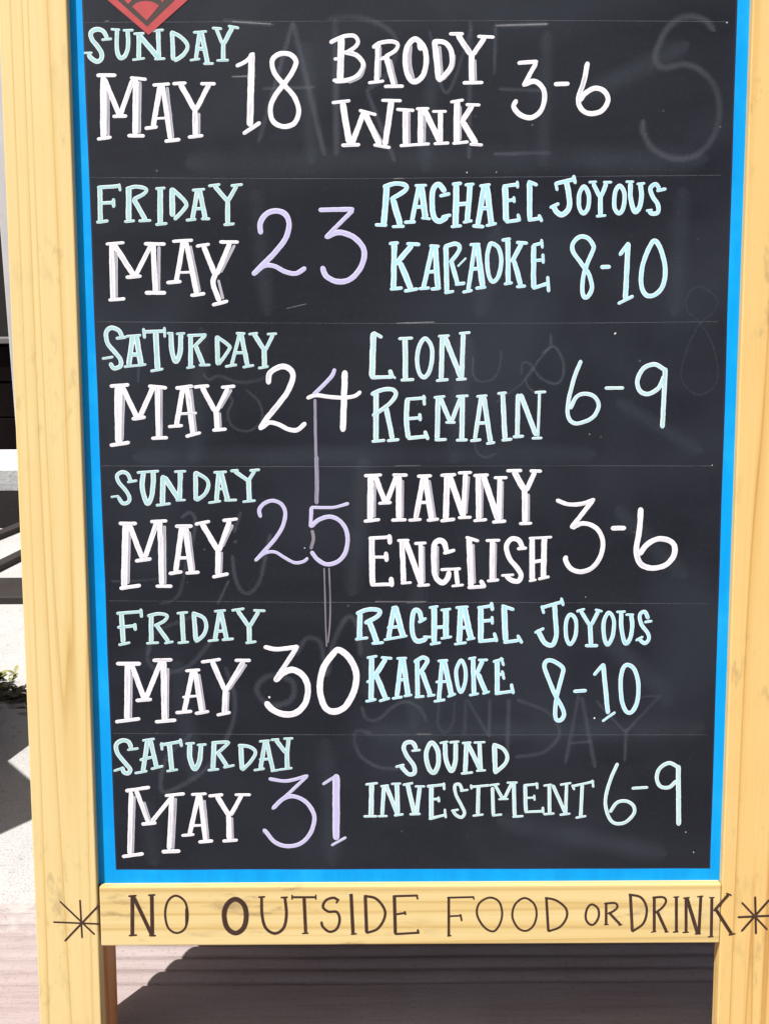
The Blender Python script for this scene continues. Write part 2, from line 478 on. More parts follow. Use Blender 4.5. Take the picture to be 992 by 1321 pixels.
for i in range(24):
    ang = random.uniform(0, math.tau)
    tilt = random.uniform(0.15, 1.1)
    d = Vector((math.cos(ang) * math.sin(tilt), math.sin(ang) * math.sin(tilt), math.cos(tilt)))
    L_ = random.uniform(0.03, 0.068)
    base = Vector((random.gauss(0, .022), random.gauss(0, .012), 0))
    prev = base
    for j in range(1, 6):
        t = j / 5
        p = base + d * L_ * t + Vector((0, 0, -0.02 * t * t * math.sin(tilt)))
        r = 0.0012
        a = [bs.verts.new(prev + Vector((math.cos(q) * r, math.sin(q) * r, 0))) for q in (0, 2.1, 4.2)]
        b = [bs.verts.new(p + Vector((math.cos(q) * r, math.sin(q) * r, 0))) for q in (0, 2.1, 4.2)]
        for q in range(3): bs.faces.new((a[q], a[(q + 1) % 3], b[(q + 1) % 3], b[q]))
        prev = p
        for s in range(3):
            la = random.uniform(0, math.tau)
            leaf(bm, p, Vector((math.cos(la), math.sin(la), random.uniform(-.1, .7))), random.uniform(.014, .027), random.uniform(.0035, .0065))
obj('foliage', bm, M['leaf'], wd)
obj('stem', bs, M['leaf_dark'], wd)
bm = bmesh.new()
for i in range(85):
    la = random.uniform(0, math.tau)
    p = Vector((wx + random.gauss(0.06, .09), wy - 0.035 + random.gauss(0, .018), 0.001 + abs(random.gauss(0, .004))))
    leaf(bm, p, Vector((math.cos(la), math.sin(la), random.uniform(-.05, .35))), random.uniform(.012, .034), random.uniform(.003, .008))
o = obj('leaf_litter', bm, M['leaf_dark'])
o['kind'] = 'stuff'
o['label'] = 'dry dark leaf litter strewn around the green weed'
o['category'] = 'leaf litter'

# ------------------------------------------------------------------ the sign
sign = thing('sandwich_board', 'large pine framed chalkboard sandwich sign with blue border and handwritten event list', 'sign', (0, 0.9953, 0))
sign.rotation_euler.x = R(-12)
F = -0.0105                     # front faces of the frame stand this far proud of the board (local -y)
TOP = 1.80
def at(p, q, z):                # u of a straight edge through p and q at height z
    return p[0] + (q[0] - p[0]) * (z - p[1]) / (q[1] - p[1])
PL = [(-0.4335, 1.1688), (-0.3561, 1.1683), (-0.4423, 0.0994), (-0.3643, 0.0989)]
def quad_left(z0, z1):
    return [(at(PL[0], PL[2], z0), z0), (at(PL[1], PL[3], z0), z0), (at(PL[1], PL[3], z1), z1), (at(PL[0], PL[2], z1), z1)]
bm = bmesh.new()
q = quad_left(0.0, TOP)
hexa(bm, (q, F), (q, F + 0.0215), 0.0016)
post_left = obj('post', bm, M['pine_left'], sign, 'pale yellow left post')
bm = bmesh.new()
q2 = [(q[0][0] + .001, q[0][1]), (q[1][0] - .0005, q[1][1]), (q[2][0] - .0005, q[2][1]), (q[3][0] + .001, q[3][1])]
hexa(bm, (q2, F + 0.0220), (q2, F + 0.080), 0.0016)
obj('backing_post', bm, M['pine_inner'], sign, 'reddish backing post behind the left post')
bm = bmesh.new()
q = [(0.4196, 0.0), (0.4990, 0.0), (0.4985, TOP), (0.4190, TOP)]
hexa(bm, (q, F + 0.0002), (q, F + 0.0215), 0.0016)
post_right = obj('post', bm, M['pine_right'], sign, 'orange toned right post')
RL = [(-0.3571, 0.2825), (0.4194, 0.2816), (-0.3602, 0.2042), (0.4201, 0.2033)]
bm = bmesh.new()
q = [(-0.3603, RL[2][1]), (0.4189, RL[3][1]), (0.4186, RL[1][1]), (-0.3598, RL[0][1])]
hexa(bm, (q, F), (q, F + 0.030), 0.0016)
rail = obj('bottom_rail', bm, M['pine_rail'], sign, 'pale pine bottom rail with brown lettering')
bm = bmesh.new()
q = [(-0.3500, TOP - 0.085), (0.4184, TOP - 0.085), (0.4184, TOP), (-0.3500, TOP)]
hexa(bm, (q, F), (q, F + 0.0215), 0.0016)
obj('top_rail', bm, M['pine_rail'], sign)

BI, BO = [(-0.34, 1.3411), (0.404, 1.3368), (0.4073, 0.2969), (-0.3408, 0.3002)], [(-0.359, 1.3412), (0.421, 1.3367), (0.4213, 0.2778), (-0.3601, 0.2808)]
BT = TOP - 0.086
bm = bmesh.new()
bar(bm, -0.3725, 0.4290, 0.0, 0.010, 0.2600, BT + 0.03)
board = obj('chalkboard', bm, M['board'], sign)
# blue painted border: a ring with a slightly uneven brushed edge
bm = bmesh.new()
random.seed(12)
yb = -0.00016
o4 = [(-0.3720, 0.2815), (0.4285, 0.2795), (0.4285, BT), (-0.3720, BT)]
i4 = [(BI[3][0], BI[3][1]), (BI[2][0], BI[2][1]), (0.4040, BT - 0.02), (-0.3400, BT - 0.02)]
ro, ri = [], []
for s in range(4):
    n = 60 if s % 2 else 40
    for j in range(n):
        t = j / n
        po = Vector(o4[s]).lerp(Vector(o4[(s + 1) % 4]), t)
        pi = Vector(i4[s]).lerp(Vector(i4[(s + 1) % 4]), t)
        if j:
            w = mnoise.noise(Vector((pi.x * 9, pi.y * 9, s * 3.1))) * 0.0007
            if s % 2: pi.x += w
            else: pi.y += w
        ro.append(bm.verts.new((po.x, yb, po.y)))
        ri.append(bm.verts.new((pi.x, yb, pi.y)))
n = len(ro)
for i in range(n):
    j = (i + 1) % n
    bm.faces.new((ro[i], ro[j], ri[j], ri[i]))
obj('painted_border', bm, M['blue'], board)
bm = bmesh.new()
c4 = [(BI[3][0], BI[3][1]), (BI[2][0], BI[2][1]), (0.4040, BT - 0.02), (-0.3400, BT - 0.02)]
d_ = 0.0017
n4 = [(c4[0][0] + d_, c4[0][1] + d_), (c4[1][0] - d_, c4[1][1] + d_), (c4[2][0] - d_, c4[2][1] - d_), (c4[3][0] + d_, c4[3][1] - d_)]
f4 = [(c4[0][0] - .004, c4[0][1] - .004), (c4[1][0] + .004, c4[1][1] - .004), (c4[2][0] + .004, c4[2][1] + .004), (c4[3][0] - .004, c4[3][1] + .004)]
a = [bm.verts.new((x, -0.00008, z)) for x, z in f4]
b = [bm.verts.new((x, -0.00008, z)) for x, z in n4]
for i in range(4):
    j = (i + 1) % 4
    bm.faces.new((a[i], a[j], b[j], b[i]))
obj('border_inner_line', bm, M['navy'], board)  # thin navy line along the inner edge of the border

# ------------------------------------------------------------------ brush strokes (board millimetres / 10)
def catmull(P, closed, n=9):
    out = []
    m = len(P)
    rng = range(m) if closed else range(m - 1)
    for i in rng:
        if closed:
            p0, p1, p2, p3 = P[(i - 1) % m], P[i], P[(i + 1) % m], P[(i + 2) % m]
        else:
            p1, p2 = P[i], P[i + 1]
            p0 = P[i - 1] if i else p1 * 2 - p2
            p3 = P[i + 2] if i + 2 < m else p2 * 2 - p1
        for j in range(n):
            t = j / n
            out.append(0.5 * (2 * p1 + (p2 - p0) * t + (2 * p0 - 5 * p1 + 4 * p2 - p3) * t * t + (3 * p1 - p0 - 3 * p2 + p3) * t ** 3))
    if not closed: out.append(P[-1].copy())
    return out
def resample(P, step):
    L_ = [0.0]
    for a, b in zip(P, P[1:]): L_.append(L_[-1] + (b - a).length)
    n = max(2, int(L_[-1] / step) + 1)
    out, k = [], 0
    for i in range(n + 1):
        s = L_[-1] * i / n
        while k < len(L_) - 2 and L_[k + 1] < s: k += 1
        d = L_[k + 1] - L_[k]
        out.append(P[k].lerp(P[k + 1], 0 if d < 1e-9 else (s - L_[k]) / d))
    return out
ACROSS = [(-1.0, 0.0), (-0.86, 0.62), (-0.45, 0.95), (0.0, 1.0), (0.45, 0.95), (0.86, 0.62), (1.0, 0.0)]
def stroke(bm, uvl, kind, w, pts, y0, h, rnd, mi=0, rough=1.0, flat=False):
    P = [Vector((a / 10000, b / 10000)) for a, b in pts]
    closed = kind == 'o'
    hw = w / 20000 * (0.90 if kind in 'lco' else 1.0)
    if kind in 'cobh' or (len(P) > 2 and kind in 'lgv'):
        P = catmull(P, closed)
        if closed: P.append(P[0].copy())
    P = resample(P, max(0.0011, min(0.004, hw * 0.35)))
    n = len(P)
    seed = rnd.uniform(0, 99)
    if not closed and not flat:      # the ends run on by part of the width, then round off
        d0 = (P[0] - P[1]).normalized(); d1 = (P[-1] - P[-2]).normalized()
        ext = hw * 0.45
        P = [P[0] + d0 * ext] + P + [P[-1] + d1 * ext]
        n = len(P)
    S = [0.0]
    for a, b in zip(P, P[1:]): S.append(S[-1] + (b - a).length)
    tot = S[-1]
    # refine the round ends
    if not closed:
        Q, SS = [], []
        marks = [0, .08, .22, .42, .7, 1.0]
        rr = min(hw * 1.35, tot * 0.46)
        want = sorted(set([m * rr for m in marks] + [tot - m * rr for m in marks] + [s for s in S if rr < s < tot - rr]))
        k = 0
        for s in want:
            while k < n - 2 and S[k + 1] < s: k += 1
            d = S[k + 1] - S[k]
            Q.append(P[k].lerp(P[k + 1], 0 if d < 1e-9 else (s - S[k]) / d)); SS.append(s)
        P, S, n = Q, SS, len(Q)
    else: rr = 0
    rows = []
    last = n - 1 if closed else n
    for i in range(last):
        a = P[i - 1] if i else (P[-2] if closed else P[0])
        b = P[i + 1] if i + 1 < n else P[i]
        t = (b - a)
        if t.length < 1e-9: t = Vector((1, 0))
        t.normalize()
        nr = Vector((-t.y, t.x))
        ww = hw
        if rr > 0:
            e = min(S[i], tot - S[i]) / rr
            if e < 1: ww = hw * max(0.10, math.sqrt(max(0, 1 - (1 - e) ** 2)))
        s = S[i]
        wl_ = 1 + rough * 0.09 * mnoise.noise(Vector((s * 90, seed, 1))) + rough * 0.06 * mnoise.noise(Vector((s * 300, seed, 5)))
        wr_ = 1 + rough * 0.09 * mnoise.noise(Vector((s * 90, seed, 9))) + rough * 0.06 * mnoise.noise(Vector((s * 300, seed, 13)))
        r = []
        for u, hh in ACROSS:
            q = P[i] + nr * (u * ww * (wl_ if u < 0 else wr_))
            r.append((bm.verts.new((q.x, y0 - h * hh * min(1, ww / hw + .15), q.y)), (u + 1) / 2, s))
        rows.append(r)
    pairs = list(zip(rows, rows[1:]))
    if closed: pairs.append((rows[-1], rows[0]))
    for ia, (a, b) in enumerate(pairs):
        for k in range(len(ACROSS) - 1):
            f = bm.faces.new((a[k][0], a[k + 1][0], b[k + 1][0], b[k][0]))
            f.smooth = True
            f.material_index = mi
            sb = b[k][2] if not (closed and ia == len(pairs) - 1) else tot
            for lp, (uu, vv) in zip(f.loops, ((a[k][1], a[k][2]), (a[k + 1][1], a[k][2]), (b[k + 1][1], sb), (b[k][1], sb))):
                lp[uvl].uv = (uu + seed * 0.0, vv + seed)
WORDS = [
    ('handwritten_word', 'mint', 'board', 'SUNDAY1', 'c58 -3132,12999 -3179,13075 -3261,13090 -3318,13048 -3304,12979 -3251,12915 -3205,12836 -3207,12772 -3258,12741 -3318,12773 -3352,12815;l31 -3194,12976 -3082,12988;l29 -3410,12834 -3310,12836;l29 -3084,13092 -2985,13085;c53 -3016,13083 -3024,12967 -3021,12840 -2990,12778 -2940,12797 -2904,12871 -2892,12966 -2897,13072;l31 -2946,13077 -2832,13080;l31 -2826,13040 -2709,13044;l61 -2765,13039 -2780,12775;l29 -2850,12756 -2713,12774;l66 -2760,13018 -2552,12774;l55 -2548,13070 -2547,12774;l31 -2620,13072 -2487,13080;l31 -2597,12763 -2480,12768;l55 -2388,13063 -2386,12757;c49 -2386,13053 -2301,13010 -2231,12941 -2222,12878 -2274,12804 -2370,12746;l31 -2145,13052 -1995,13061;l50 -2078,13046 -2125,12760;l61 -2056,13051 -1993,12717;l44 -2117,12872 -2033,12871;l29 -2192,12748 -2081,12762;l31 -2038,12709 -1927,12712;l44 -1884,13087 -1821,12928;l55 -1701,13102 -1799,12928;l55 -1808,12939 -1812,12748;l33 -1928,13098 -1823,13089;l35 -1745,13118 -1629,13096;l31 -1887,12743 -1754,12746'),
    ('handwritten_word', 'white', 'board', 'MAY1', 'g39 -3143,12481 -3165,11924;g38 -2775,12513 -2803,11951;l47 -3263,12589 -3050,12588;l77 -3193,12566 -3219,11904;l65 -3185,12552 -3022,12144;l59 -2860,12530 -3016,12144;l42 -3097,12133 -2942,12138;l71 -2821,12530 -2851,11937;l41 -2880,12559 -2703,12541;l42 -3285,11882 -3130,11904;l45 -2932,11920 -2748,11916;g30 -2463,12449 -2415,11891;l39 -2625,12478 -2438,12488;l65 -2545,12463 -2640,12021;l59 -2516,12463 -2445,11877;l30 -2607,12107 -2488,12112;l45 -2730,11999 -2595,12015;l45 -2505,11854 -2338,11873;g30 -2106,12161 -2115,11932;g30 -2001,12432 -2098,12247;l68 -2313,12490 -2158,12205;l59 -1982,12483 -2138,12204;l65 -2152,12219 -2158,11918;l41 -2396,12491 -2248,12498;l41 -2076,12489 -1913,12488;l42 -2236,11898 -2071,11915'),
    ('handwritten_number', 'white', 'board', '18', 'c48 -1662,12681 -1555,12733 -1463,12819;l81 -1485,12812 -1525,12028;l49 -1599,11934 -1408,12055;o61 -981,12729 -1047,12804 -1167,12811 -1252,12740 -1229,12601 -1118,12468 -1007,12337 -958,12181 -1012,12047 -1142,12010 -1258,12073 -1284,12214 -1227,12353 -1118,12486 -1022,12616'),
    ('handwritten_word', 'white', 'board', 'BRODY', 'g31 -193,12675 -245,12558 -379,12495;c49 -586,12932 -508,12969 -419,13002 -312,13002 -269,12940 -309,12877 -398,12825;l84 -459,12984 -479,12517;c58 -420,12825 -288,12792 -211,12696 -254,12594 -357,12527 -535,12506;l40 -543,12751 -477,12757;l45 -557,12517 -446,12517;g31 -16,12875 -27,12546;g31 100,12737 166,12470;c49 -98,12876 -20,12924 113,12940 183,12910 157,12843 45,12775;l67 -38,12907 -61,12514;l71 50,12780 137,12471;l38 -152,12487 21,12507;l42 32,12446 244,12449;l40 -44,12738 45,12769;o66 379,12964 478,12883 511,12734 471,12565 377,12497 304,12555 271,12693 285,12863;g35 330,12905 325,12693 366,12512;l75 434,12947 445,12851;g31 662,12882 689,12585;g27 833,12786 811,12648 711,12521;l71 605,12946 649,12521;c62 605,12942 729,12920 800,12818 796,12669 722,12567 649,12510;g31 1067,12731 1072,12497;l40 777,13019 932,13018;l40 1099,12989 1283,12980;l71 870,13008 1017,12795;l62 1176,12974 1049,12795;l71 1028,12806 1030,12497;l42 934,12481 1157,12484'),
    ('handwritten_word', 'white', 'board', 'WINK', 'l40 -571,12271 -370,12292;l80 -453,12271 -382,11829;l67 -215,12151 -346,11818;l76 -198,12151 -28,11805;l76 109,12289 33,11805;l40 -260,12184 -70,12135;l38 -2,12294 221,12288;l45 -465,11797 -263,11804;l40 -95,11799 89,11768;g31 -171,12119 -5,11827;l40 171,12192 366,12180;g31 310,12159 309,11814;l76 272,12181 270,11803;l38 208,11789 544,11808;g31 493,12115 483,11824;l67 444,12190 439,11813;l36 395,12197 538,12201;l76 488,12179 672,11823;l63 672,12157 672,11823;l34 582,12168 739,12167;l38 600,11808 768,11816;g27 901,12220 902,11854;l80 863,12280 860,11822;l36 790,12270 935,12293;l38 817,11811 992,11827;l67 1042,12236 909,12037;l38 968,12241 1125,12236;l76 929,12048 1082,11810;l38 1015,11799 1156,11792'),
    ('handwritten_number', 'white', 'board', '3-6', 'l49 1563,12695 1780,12710;l55 1767,12697 1627,12446;c62 1633,12456 1750,12495 1848,12417 1869,12298 1825,12164 1715,12092 1591,12124 1515,12213 1544,12284;l52 1984,12460 2144,12465;c62 2357,12694 2316,12483 2260,12311 2285,12196 2384,12135 2523,12160 2599,12278 2552,12382 2444,12413 2337,12358 2277,12280'),
    ('handwritten_word', 'mint', 'board', 'FRIDAY2', 'l61 -3281,11344 -3289,10958;l47 -3305,11340 -3049,11356;l33 -3055,11379 -3046,11301;l43 -3288,11165 -3122,11169;l43 -3128,11210 -3129,11118;l38 -3332,10947 -3201,10962;l71 -2946,11328 -2959,10967;c47 -2974,11324 -2855,11348 -2743,11318 -2776,11263 -2896,11204;l61 -2891,11204 -2762,10966;l36 -3007,10952 -2893,10962;l36 -2841,10960 -2703,10964;l71 -2580,11322 -2593,10919;l35 -2632,11322 -2525,11330;l36 -2645,10917 -2515,10928;l71 -2443,11321 -2448,11017;l52 -2443,11321 -2289,11164 -2320,11079 -2423,10976;l33 -2207,11303 -2065,11314;l57 -2148,11308 -2217,10975;l61 -2125,11307 -2067,10985;l38 -2202,11090 -2095,11098;l36 -2288,10963 -2177,10974;l36 -2110,10979 -2015,10978;l35 -2017,11350 -1887,11366;l35 -1757,11351 -1627,11364;l57 -1949,11348 -1809,11186;l52 -1694,11346 -1792,11186;l61 -1801,11202 -1806,10921;l36 -1851,10910 -1732,10921'),
    ('handwritten_word', 'white', 'board', 'MAY2', 'g33 -3119,10609 -3137,10084;g33 -2616,10664 -2635,10151;l40 -3230,10698 -3025,10713;l67 -3169,10691 -3178,10068;l71 -3140,10691 -2920,10333;l57 -2708,10684 -2900,10340;l45 -3011,10315 -2839,10328;l67 -2684,10688 -2676,10140;l45 -2783,10698 -2546,10694;l41 -3224,10054 -3039,10069;l50 -2791,10136 -2559,10134;g29 -2247,10669 -2154,10148;l40 -2454,10724 -2224,10736;l62 -2331,10721 -2426,10267;l62 -2300,10721 -2193,10125;l31 -2377,10367 -2234,10371;l45 -2536,10251 -2373,10264;l45 -2258,10102 -2098,10122;g29 -1733,10675 -1900,10369;g29 -1931,10276 -1882,10060;l40 -2178,10667 -2028,10689;l43 -1903,10714 -1690,10712;l67 -2095,10668 -1972,10346;l62 -1785,10701 -1949,10346;c67 -1960,10358 -1994,10241 -1928,10037;l45 -2006,9990 -1830,10034'),
    ('handwritten_number', 'lavender', 'board', '23', 'c68 -1424,10810 -1427,10925 -1359,11025 -1249,11065 -1132,11024 -1093,10909 -1132,10755 -1258,10595 -1398,10461 -1522,10341;c58 -1510,10349 -1385,10442 -1261,10428 -1139,10365 -1015,10351 -910,10410;l57 -735,11072 -342,11078;l52 -348,11065 -668,10760;c69 -663,10763 -514,10815 -350,10766 -236,10650 -221,10529 -277,10387 -397,10272 -548,10254 -666,10317 -711,10419'),
    ('handwritten_word', 'cyan', 'board', 'RACHAEL2', 'l77 50,11337 11,10899;c56 14,11327 149,11365 271,11343 257,11281 99,11188;l77 119,11184 204,10898;l43 -84,10899 45,10894;l38 113,10876 249,10880;l38 379,11340 510,11343;l59 424,11335 340,10941;l77 451,11335 498,10973;l45 385,11095 476,11103;l43 256,10924 378,10930;l34 453,10973 555,10962;l43 667,11220 780,11246;c68 724,11272 656,11351 589,11297 575,11137 595,10988 656,10935 724,10965 747,10989;l43 690,10981 792,11004;l77 857,11344 849,10883;l68 1017,11343 984,10926;l50 871,11125 995,11133;l45 814,11352 915,11363;l38 799,10872 917,10882;l41 960,11343 1062,11353;l38 939,10920 1041,10939;l38 1129,11331 1249,11346;l68 1179,11331 1109,10892;l77 1208,11331 1267,10902;l50 1142,11079 1232,11079;l45 1052,10879 1177,10870;l38 1206,10881 1324,10906;l77 1422,11325 1437,10939;l45 1400,11325 1568,11348;l38 1564,11381 1569,11307;l41 1435,11163 1525,11173;l38 1525,11206 1532,11143;l45 1437,10923 1584,10942;l43 1576,11008 1595,10933;l68 1706,11371 1712,10955;l45 1692,11378 1794,11338;l45 1697,10942 1843,10963;l43 1820,10998 1855,10927'),
    ('handwritten_word', 'cyan', 'board', 'KARAOKE2', 'l73 135,10677 121,10177;l43 78,10682 180,10692;l43 87,10161 223,10174;l68 339,10665 156,10451;l45 282,10681 430,10671;l77 206,10455 326,10164;l43 253,10138 406,10162;l43 550,10655 656,10647;l59 582,10648 474,10175;l73 611,10639 645,10174;l46 497,10353 634,10363;l39 422,10164 543,10172;l43 565,10158 672,10171;l64 736,10651 748,10128;c54 724,10647 849,10677 899,10635 868,10562 788,10463;l59 800,10474 873,10224;l25 877,10418 972,10513;l39 725,10113 828,10132;l43 850,10210 959,10225;l39 1019,10665 1133,10671;l54 1076,10660 999,10138;l73 1103,10660 1169,10182;l45 1020,10383 1134,10394;l39 937,10120 1044,10142;l41 1090,10164 1204,10179;o54 1280,10677 1355,10621 1386,10470 1351,10297 1283,10241 1234,10337 1220,10515 1244,10648;l63 1461,10714 1468,10224;l43 1393,10714 1488,10729;l39 1424,10211 1515,10226;l59 1620,10675 1513,10469;l43 1563,10689 1688,10679;l64 1536,10474 1614,10201;l39 1568,10179 1671,10188;l64 1761,10652 1767,10167;l41 1756,10654 1870,10682;l34 1853,10720 1866,10623;l39 1781,10479 1872,10487;l39 1871,10552 1879,10449;l46 1762,10160 1932,10217;l43 1931,10293 1945,10121'),
    ('handwritten_word', 'cyan', 'board', 'JOYOUS2', 'l52 2006,11350 2232,11404;l38 2009,11363 2029,11276;l44 2217,11441 2238,11354;c68 2134,11368 2169,11209 2166,11071 2088,11002 2019,11040 1988,11104;l41 1950,11083 2050,11127;o55 2337,11319 2395,11229 2392,11088 2342,11014 2289,11081 2286,11229;l55 2448,11347 2521,11207;l55 2598,11346 2543,11207;l60 2532,11220 2536,10994;l33 2396,11366 2483,11371;l33 2565,11365 2660,11365;l33 2490,10981 2599,10989;o55 2751,11324 2810,11239 2802,11078 2752,11012 2699,11078 2701,11240;c60 2878,11350 2885,11178 2935,11029 2988,11077 3010,11204 2996,11344;l33 2826,11369 2913,11368;l33 2955,11342 3044,11349;c55 3215,11290 3170,11340 3111,11293 3138,11203 3201,11110 3206,11022 3140,11007 3098,11039;l41 3188,11266 3291,11287;l33 3071,11039 3139,11049'),
    ('handwritten_number', 'cyan', 'board', '8-10a', 'o55 2458,10653 2393,10734 2300,10748 2224,10676 2223,10582 2316,10453 2409,10325 2453,10177 2419,10077 2367,10053 2340,10137 2351,10299 2398,10455 2459,10599;l52 2556,10400 2660,10402;l49 2773,10538 2869,10672;l66 2866,10672 2848,10031;l41 2766,9977 2938,10063;o60 3176,10697 3255,10584 3308,10374 3288,10191 3205,10083 3098,10070 3032,10187 3038,10389 3099,10585'),
    ('handwritten_word', 'mint', 'board', 'SATURDAY3', 'c57 -3079,9611 -3122,9700 -3212,9732 -3272,9676 -3260,9556 -3177,9446 -3116,9362 -3119,9287 -3196,9260 -3237,9317;l39 -3155,9609 -3040,9622;l34 -3329,9372 -3202,9392;l34 -3040,9631 -2865,9644;l69 -2959,9631 -3020,9293;l73 -2918,9631 -2873,9292;l55 -2994,9418 -2880,9417;l32 -3073,9275 -2815,9301;l44 -2832,9682 -2572,9692;l39 -2830,9720 -2820,9610;l34 -2583,9732 -2582,9620;l73 -2687,9677 -2679,9246;l35 -2760,9223 -2616,9248;l32 -2550,9665 -2482,9664;c64 -2507,9664 -2502,9461 -2462,9333 -2408,9437 -2390,9650;l32 -2443,9657 -2344,9663;l60 -2276,9636 -2287,9266;l39 -2311,9636 -2093,9644;l46 -2104,9635 -2241,9504;l60 -2218,9511 -2137,9299;l32 -2333,9257 -2241,9273;l34 -2183,9288 -2056,9292;l60 -1965,9623 -1964,9298;l44 -1967,9623 -1832,9520 -1827,9468 -1953,9298;l34 -1737,9660 -1634,9655;l46 -1699,9648 -1804,9274;l60 -1680,9648 -1613,9285;l39 -1754,9431 -1639,9433;l34 -1873,9270 -1741,9290;l34 -1666,9262 -1539,9284;l32 -1589,9647 -1485,9660;l32 -1371,9646 -1261,9652;l60 -1527,9647 -1409,9465;l46 -1302,9643 -1393,9465;l64 -1411,9477 -1411,9272;l34 -1482,9250 -1367,9270'),
    ('handwritten_word', 'white', 'board', 'MAY3', 'g37 -3091,8974 -3133,8405;g35 -2645,9001 -2665,8449;l48 -3245,9048 -3030,9063;l97 -3153,9038 -3173,8375;l69 -3101,9031 -2945,8681;l65 -2738,9036 -2905,8690;l49 -2999,8659 -2848,8679;l65 -2690,9029 -2696,8442;l48 -2789,9045 -2582,9024;l49 -3272,8346 -3048,8379;l44 -2775,8426 -2589,8432;g30 -2288,9003 -2247,8497;l48 -2467,9021 -2270,9042;l65 -2386,9016 -2476,8579;l65 -2336,9015 -2282,8474;l35 -2430,8715 -2233,8725;l44 -2569,8564 -2406,8577;l44 -2364,8447 -2193,8490;g30 -1810,8996 -1943,8783;g28 -1956,8726 -1949,8542;l44 -2248,9031 -2079,9046;l44 -1925,9026 -1770,9039;l69 -2156,9026 -2013,8749;l55 -1851,9019 -1990,8749;l69 -2001,8761 -1988,8530;l44 -2042,8519 -1884,8530'),
    ('handwritten_number', 'white', 'board', '24', 'c71 -1369,9071 -1355,9181 -1271,9248 -1172,9266 -1090,9209 -1082,9111 -1154,8955 -1296,8773 -1402,8647 -1479,8532;c58 -1458,8543 -1368,8605 -1253,8581 -1138,8523 -1034,8517 -938,8595;v46 -579,9231 -633,9131 -836,8931;c51 -910,8894 -808,8926 -647,8906 -486,8896 -347,8914 -277,8964;l78 -459,9203 -490,8505'),
    ('marker_streak', 'streak', 'board', 'drip', 'l35 -818,8875 -819,8512 -816,8187;l51 -812,8196 -809,7907 -817,7630;h38 -874,7300 -861,7201 -893,7078;h16 -736,6838 -730,6436 -725,6098 -718,5865;h16 -677,6838 -667,6435 -676,6146 -700,5913'),
    ('handwritten_word', 'mint2', 'board', 'LION', 'l78 -118,9650 -138,9139;l46 -118,9657 -19,9602;l48 -149,9132 104,9138;l60 75,9213 102,9135;l32 104,9149 139,9121;l39 182,9585 343,9591;l69 256,9580 258,9114;l39 208,9098 357,9106;o55 489,9585 560,9510 576,9374 546,9208 484,9131 424,9181 397,9329 420,9488;l34 650,9609 778,9617;l64 696,9600 682,9111;l69 726,9595 917,9126;l60 943,9632 926,9121;l34 897,9642 1023,9652;l39 627,9089 765,9102;l35 864,9101 979,9109'),
    ('handwritten_word', 'mint2', 'board', 'REMAIN', 'l69 -91,8949 -97,8391;c55 -144,8933 -23,8985 99,8989 145,8929 63,8817 -129,8680;l65 26,8778 100,8402;l39 -143,8373 8,8386;l39 42,8379 177,8394;c69 281,8869 268,8643 288,8417;l42 264,8871 495,8888;l42 475,8916 484,8803;l42 298,8643 426,8652;l44 426,8698 433,8619;l49 286,8408 518,8432;l49 488,8490 525,8395;l35 599,8890 726,8903;l65 645,8889 636,8399;l60 673,8885 784,8617;l55 911,8883 812,8617;l35 738,8594 849,8594;l65 936,8901 929,8397;l35 865,8902 1003,8910;l39 611,8387 743,8391;l39 866,8381 994,8385;l35 1107,8900 1227,8909;l55 1158,8891 1086,8396;l65 1190,8891 1272,8360;l42 1109,8581 1259,8589;l39 1035,8373 1156,8386;l35 1226,8337 1323,8353;l35 1356,8933 1458,8942;l65 1414,8935 1446,8394;l39 1411,8378 1527,8391;l60 1596,8918 1592,8427;l65 1629,8918 1816,8438;l37 1852,8942 1840,8426;l35 1799,8944 1926,8950;l39 1545,8416 1666,8425;l35 1771,8399 1886,8403'),
    ('handwritten_number', 'mint2', 'board', '6-9a', 'c53 2337,9313 2262,9113 2197,8839 2198,8659 2266,8578 2382,8589 2503,8657 2559,8779 2504,8890 2388,8925 2289,8884 2222,8751;l44 2633,8990 2848,8991;c58 3333,9202 3210,9267 3078,9215 3012,9074 3047,8953 3149,8918 3270,8993 3328,9129;l62 3340,9216 3324,8519'),
    ('handwritten_word', 'mint', 'board', 'SUNDAY4', 'c51 -3042,7911 -3080,8000 -3149,8022 -3207,7980 -3187,7898 -3111,7804 -3069,7722 -3083,7661 -3151,7647 -3200,7720;l33 -3084,7902 -2971,7920;l28 -3289,7723 -3195,7734;l35 -2963,8016 -2707,8033;c65 -2891,8013 -2909,7826 -2859,7648 -2806,7713 -2777,7872 -2772,8020;l70 -2655,7972 -2673,7637;l35 -2748,7619 -2579,7639;l70 -2639,7960 -2473,7688;l65 -2444,8020 -2465,7695;l33 -2516,8023 -2381,8029;l30 -2508,7678 -2396,7682;l61 -2265,8016 -2270,7682;c51 -2265,8016 -2143,7939 -2113,7857 -2160,7751 -2263,7677;l33 -2044,8013 -1892,8019;l61 -1986,8008 -2022,7668;l70 -1958,8008 -1889,7679;l35 -2014,7809 -1921,7816;l33 -2116,7645 -1971,7666;l33 -1924,7675 -1779,7679;l40 -1841,8030 -1752,8034;l35 -1612,8033 -1496,8042;l51 -1794,8025 -1643,7917;l47 -1554,8028 -1627,7917;l65 -1631,7931 -1625,7666;l33 -1703,7655 -1555,7670'),
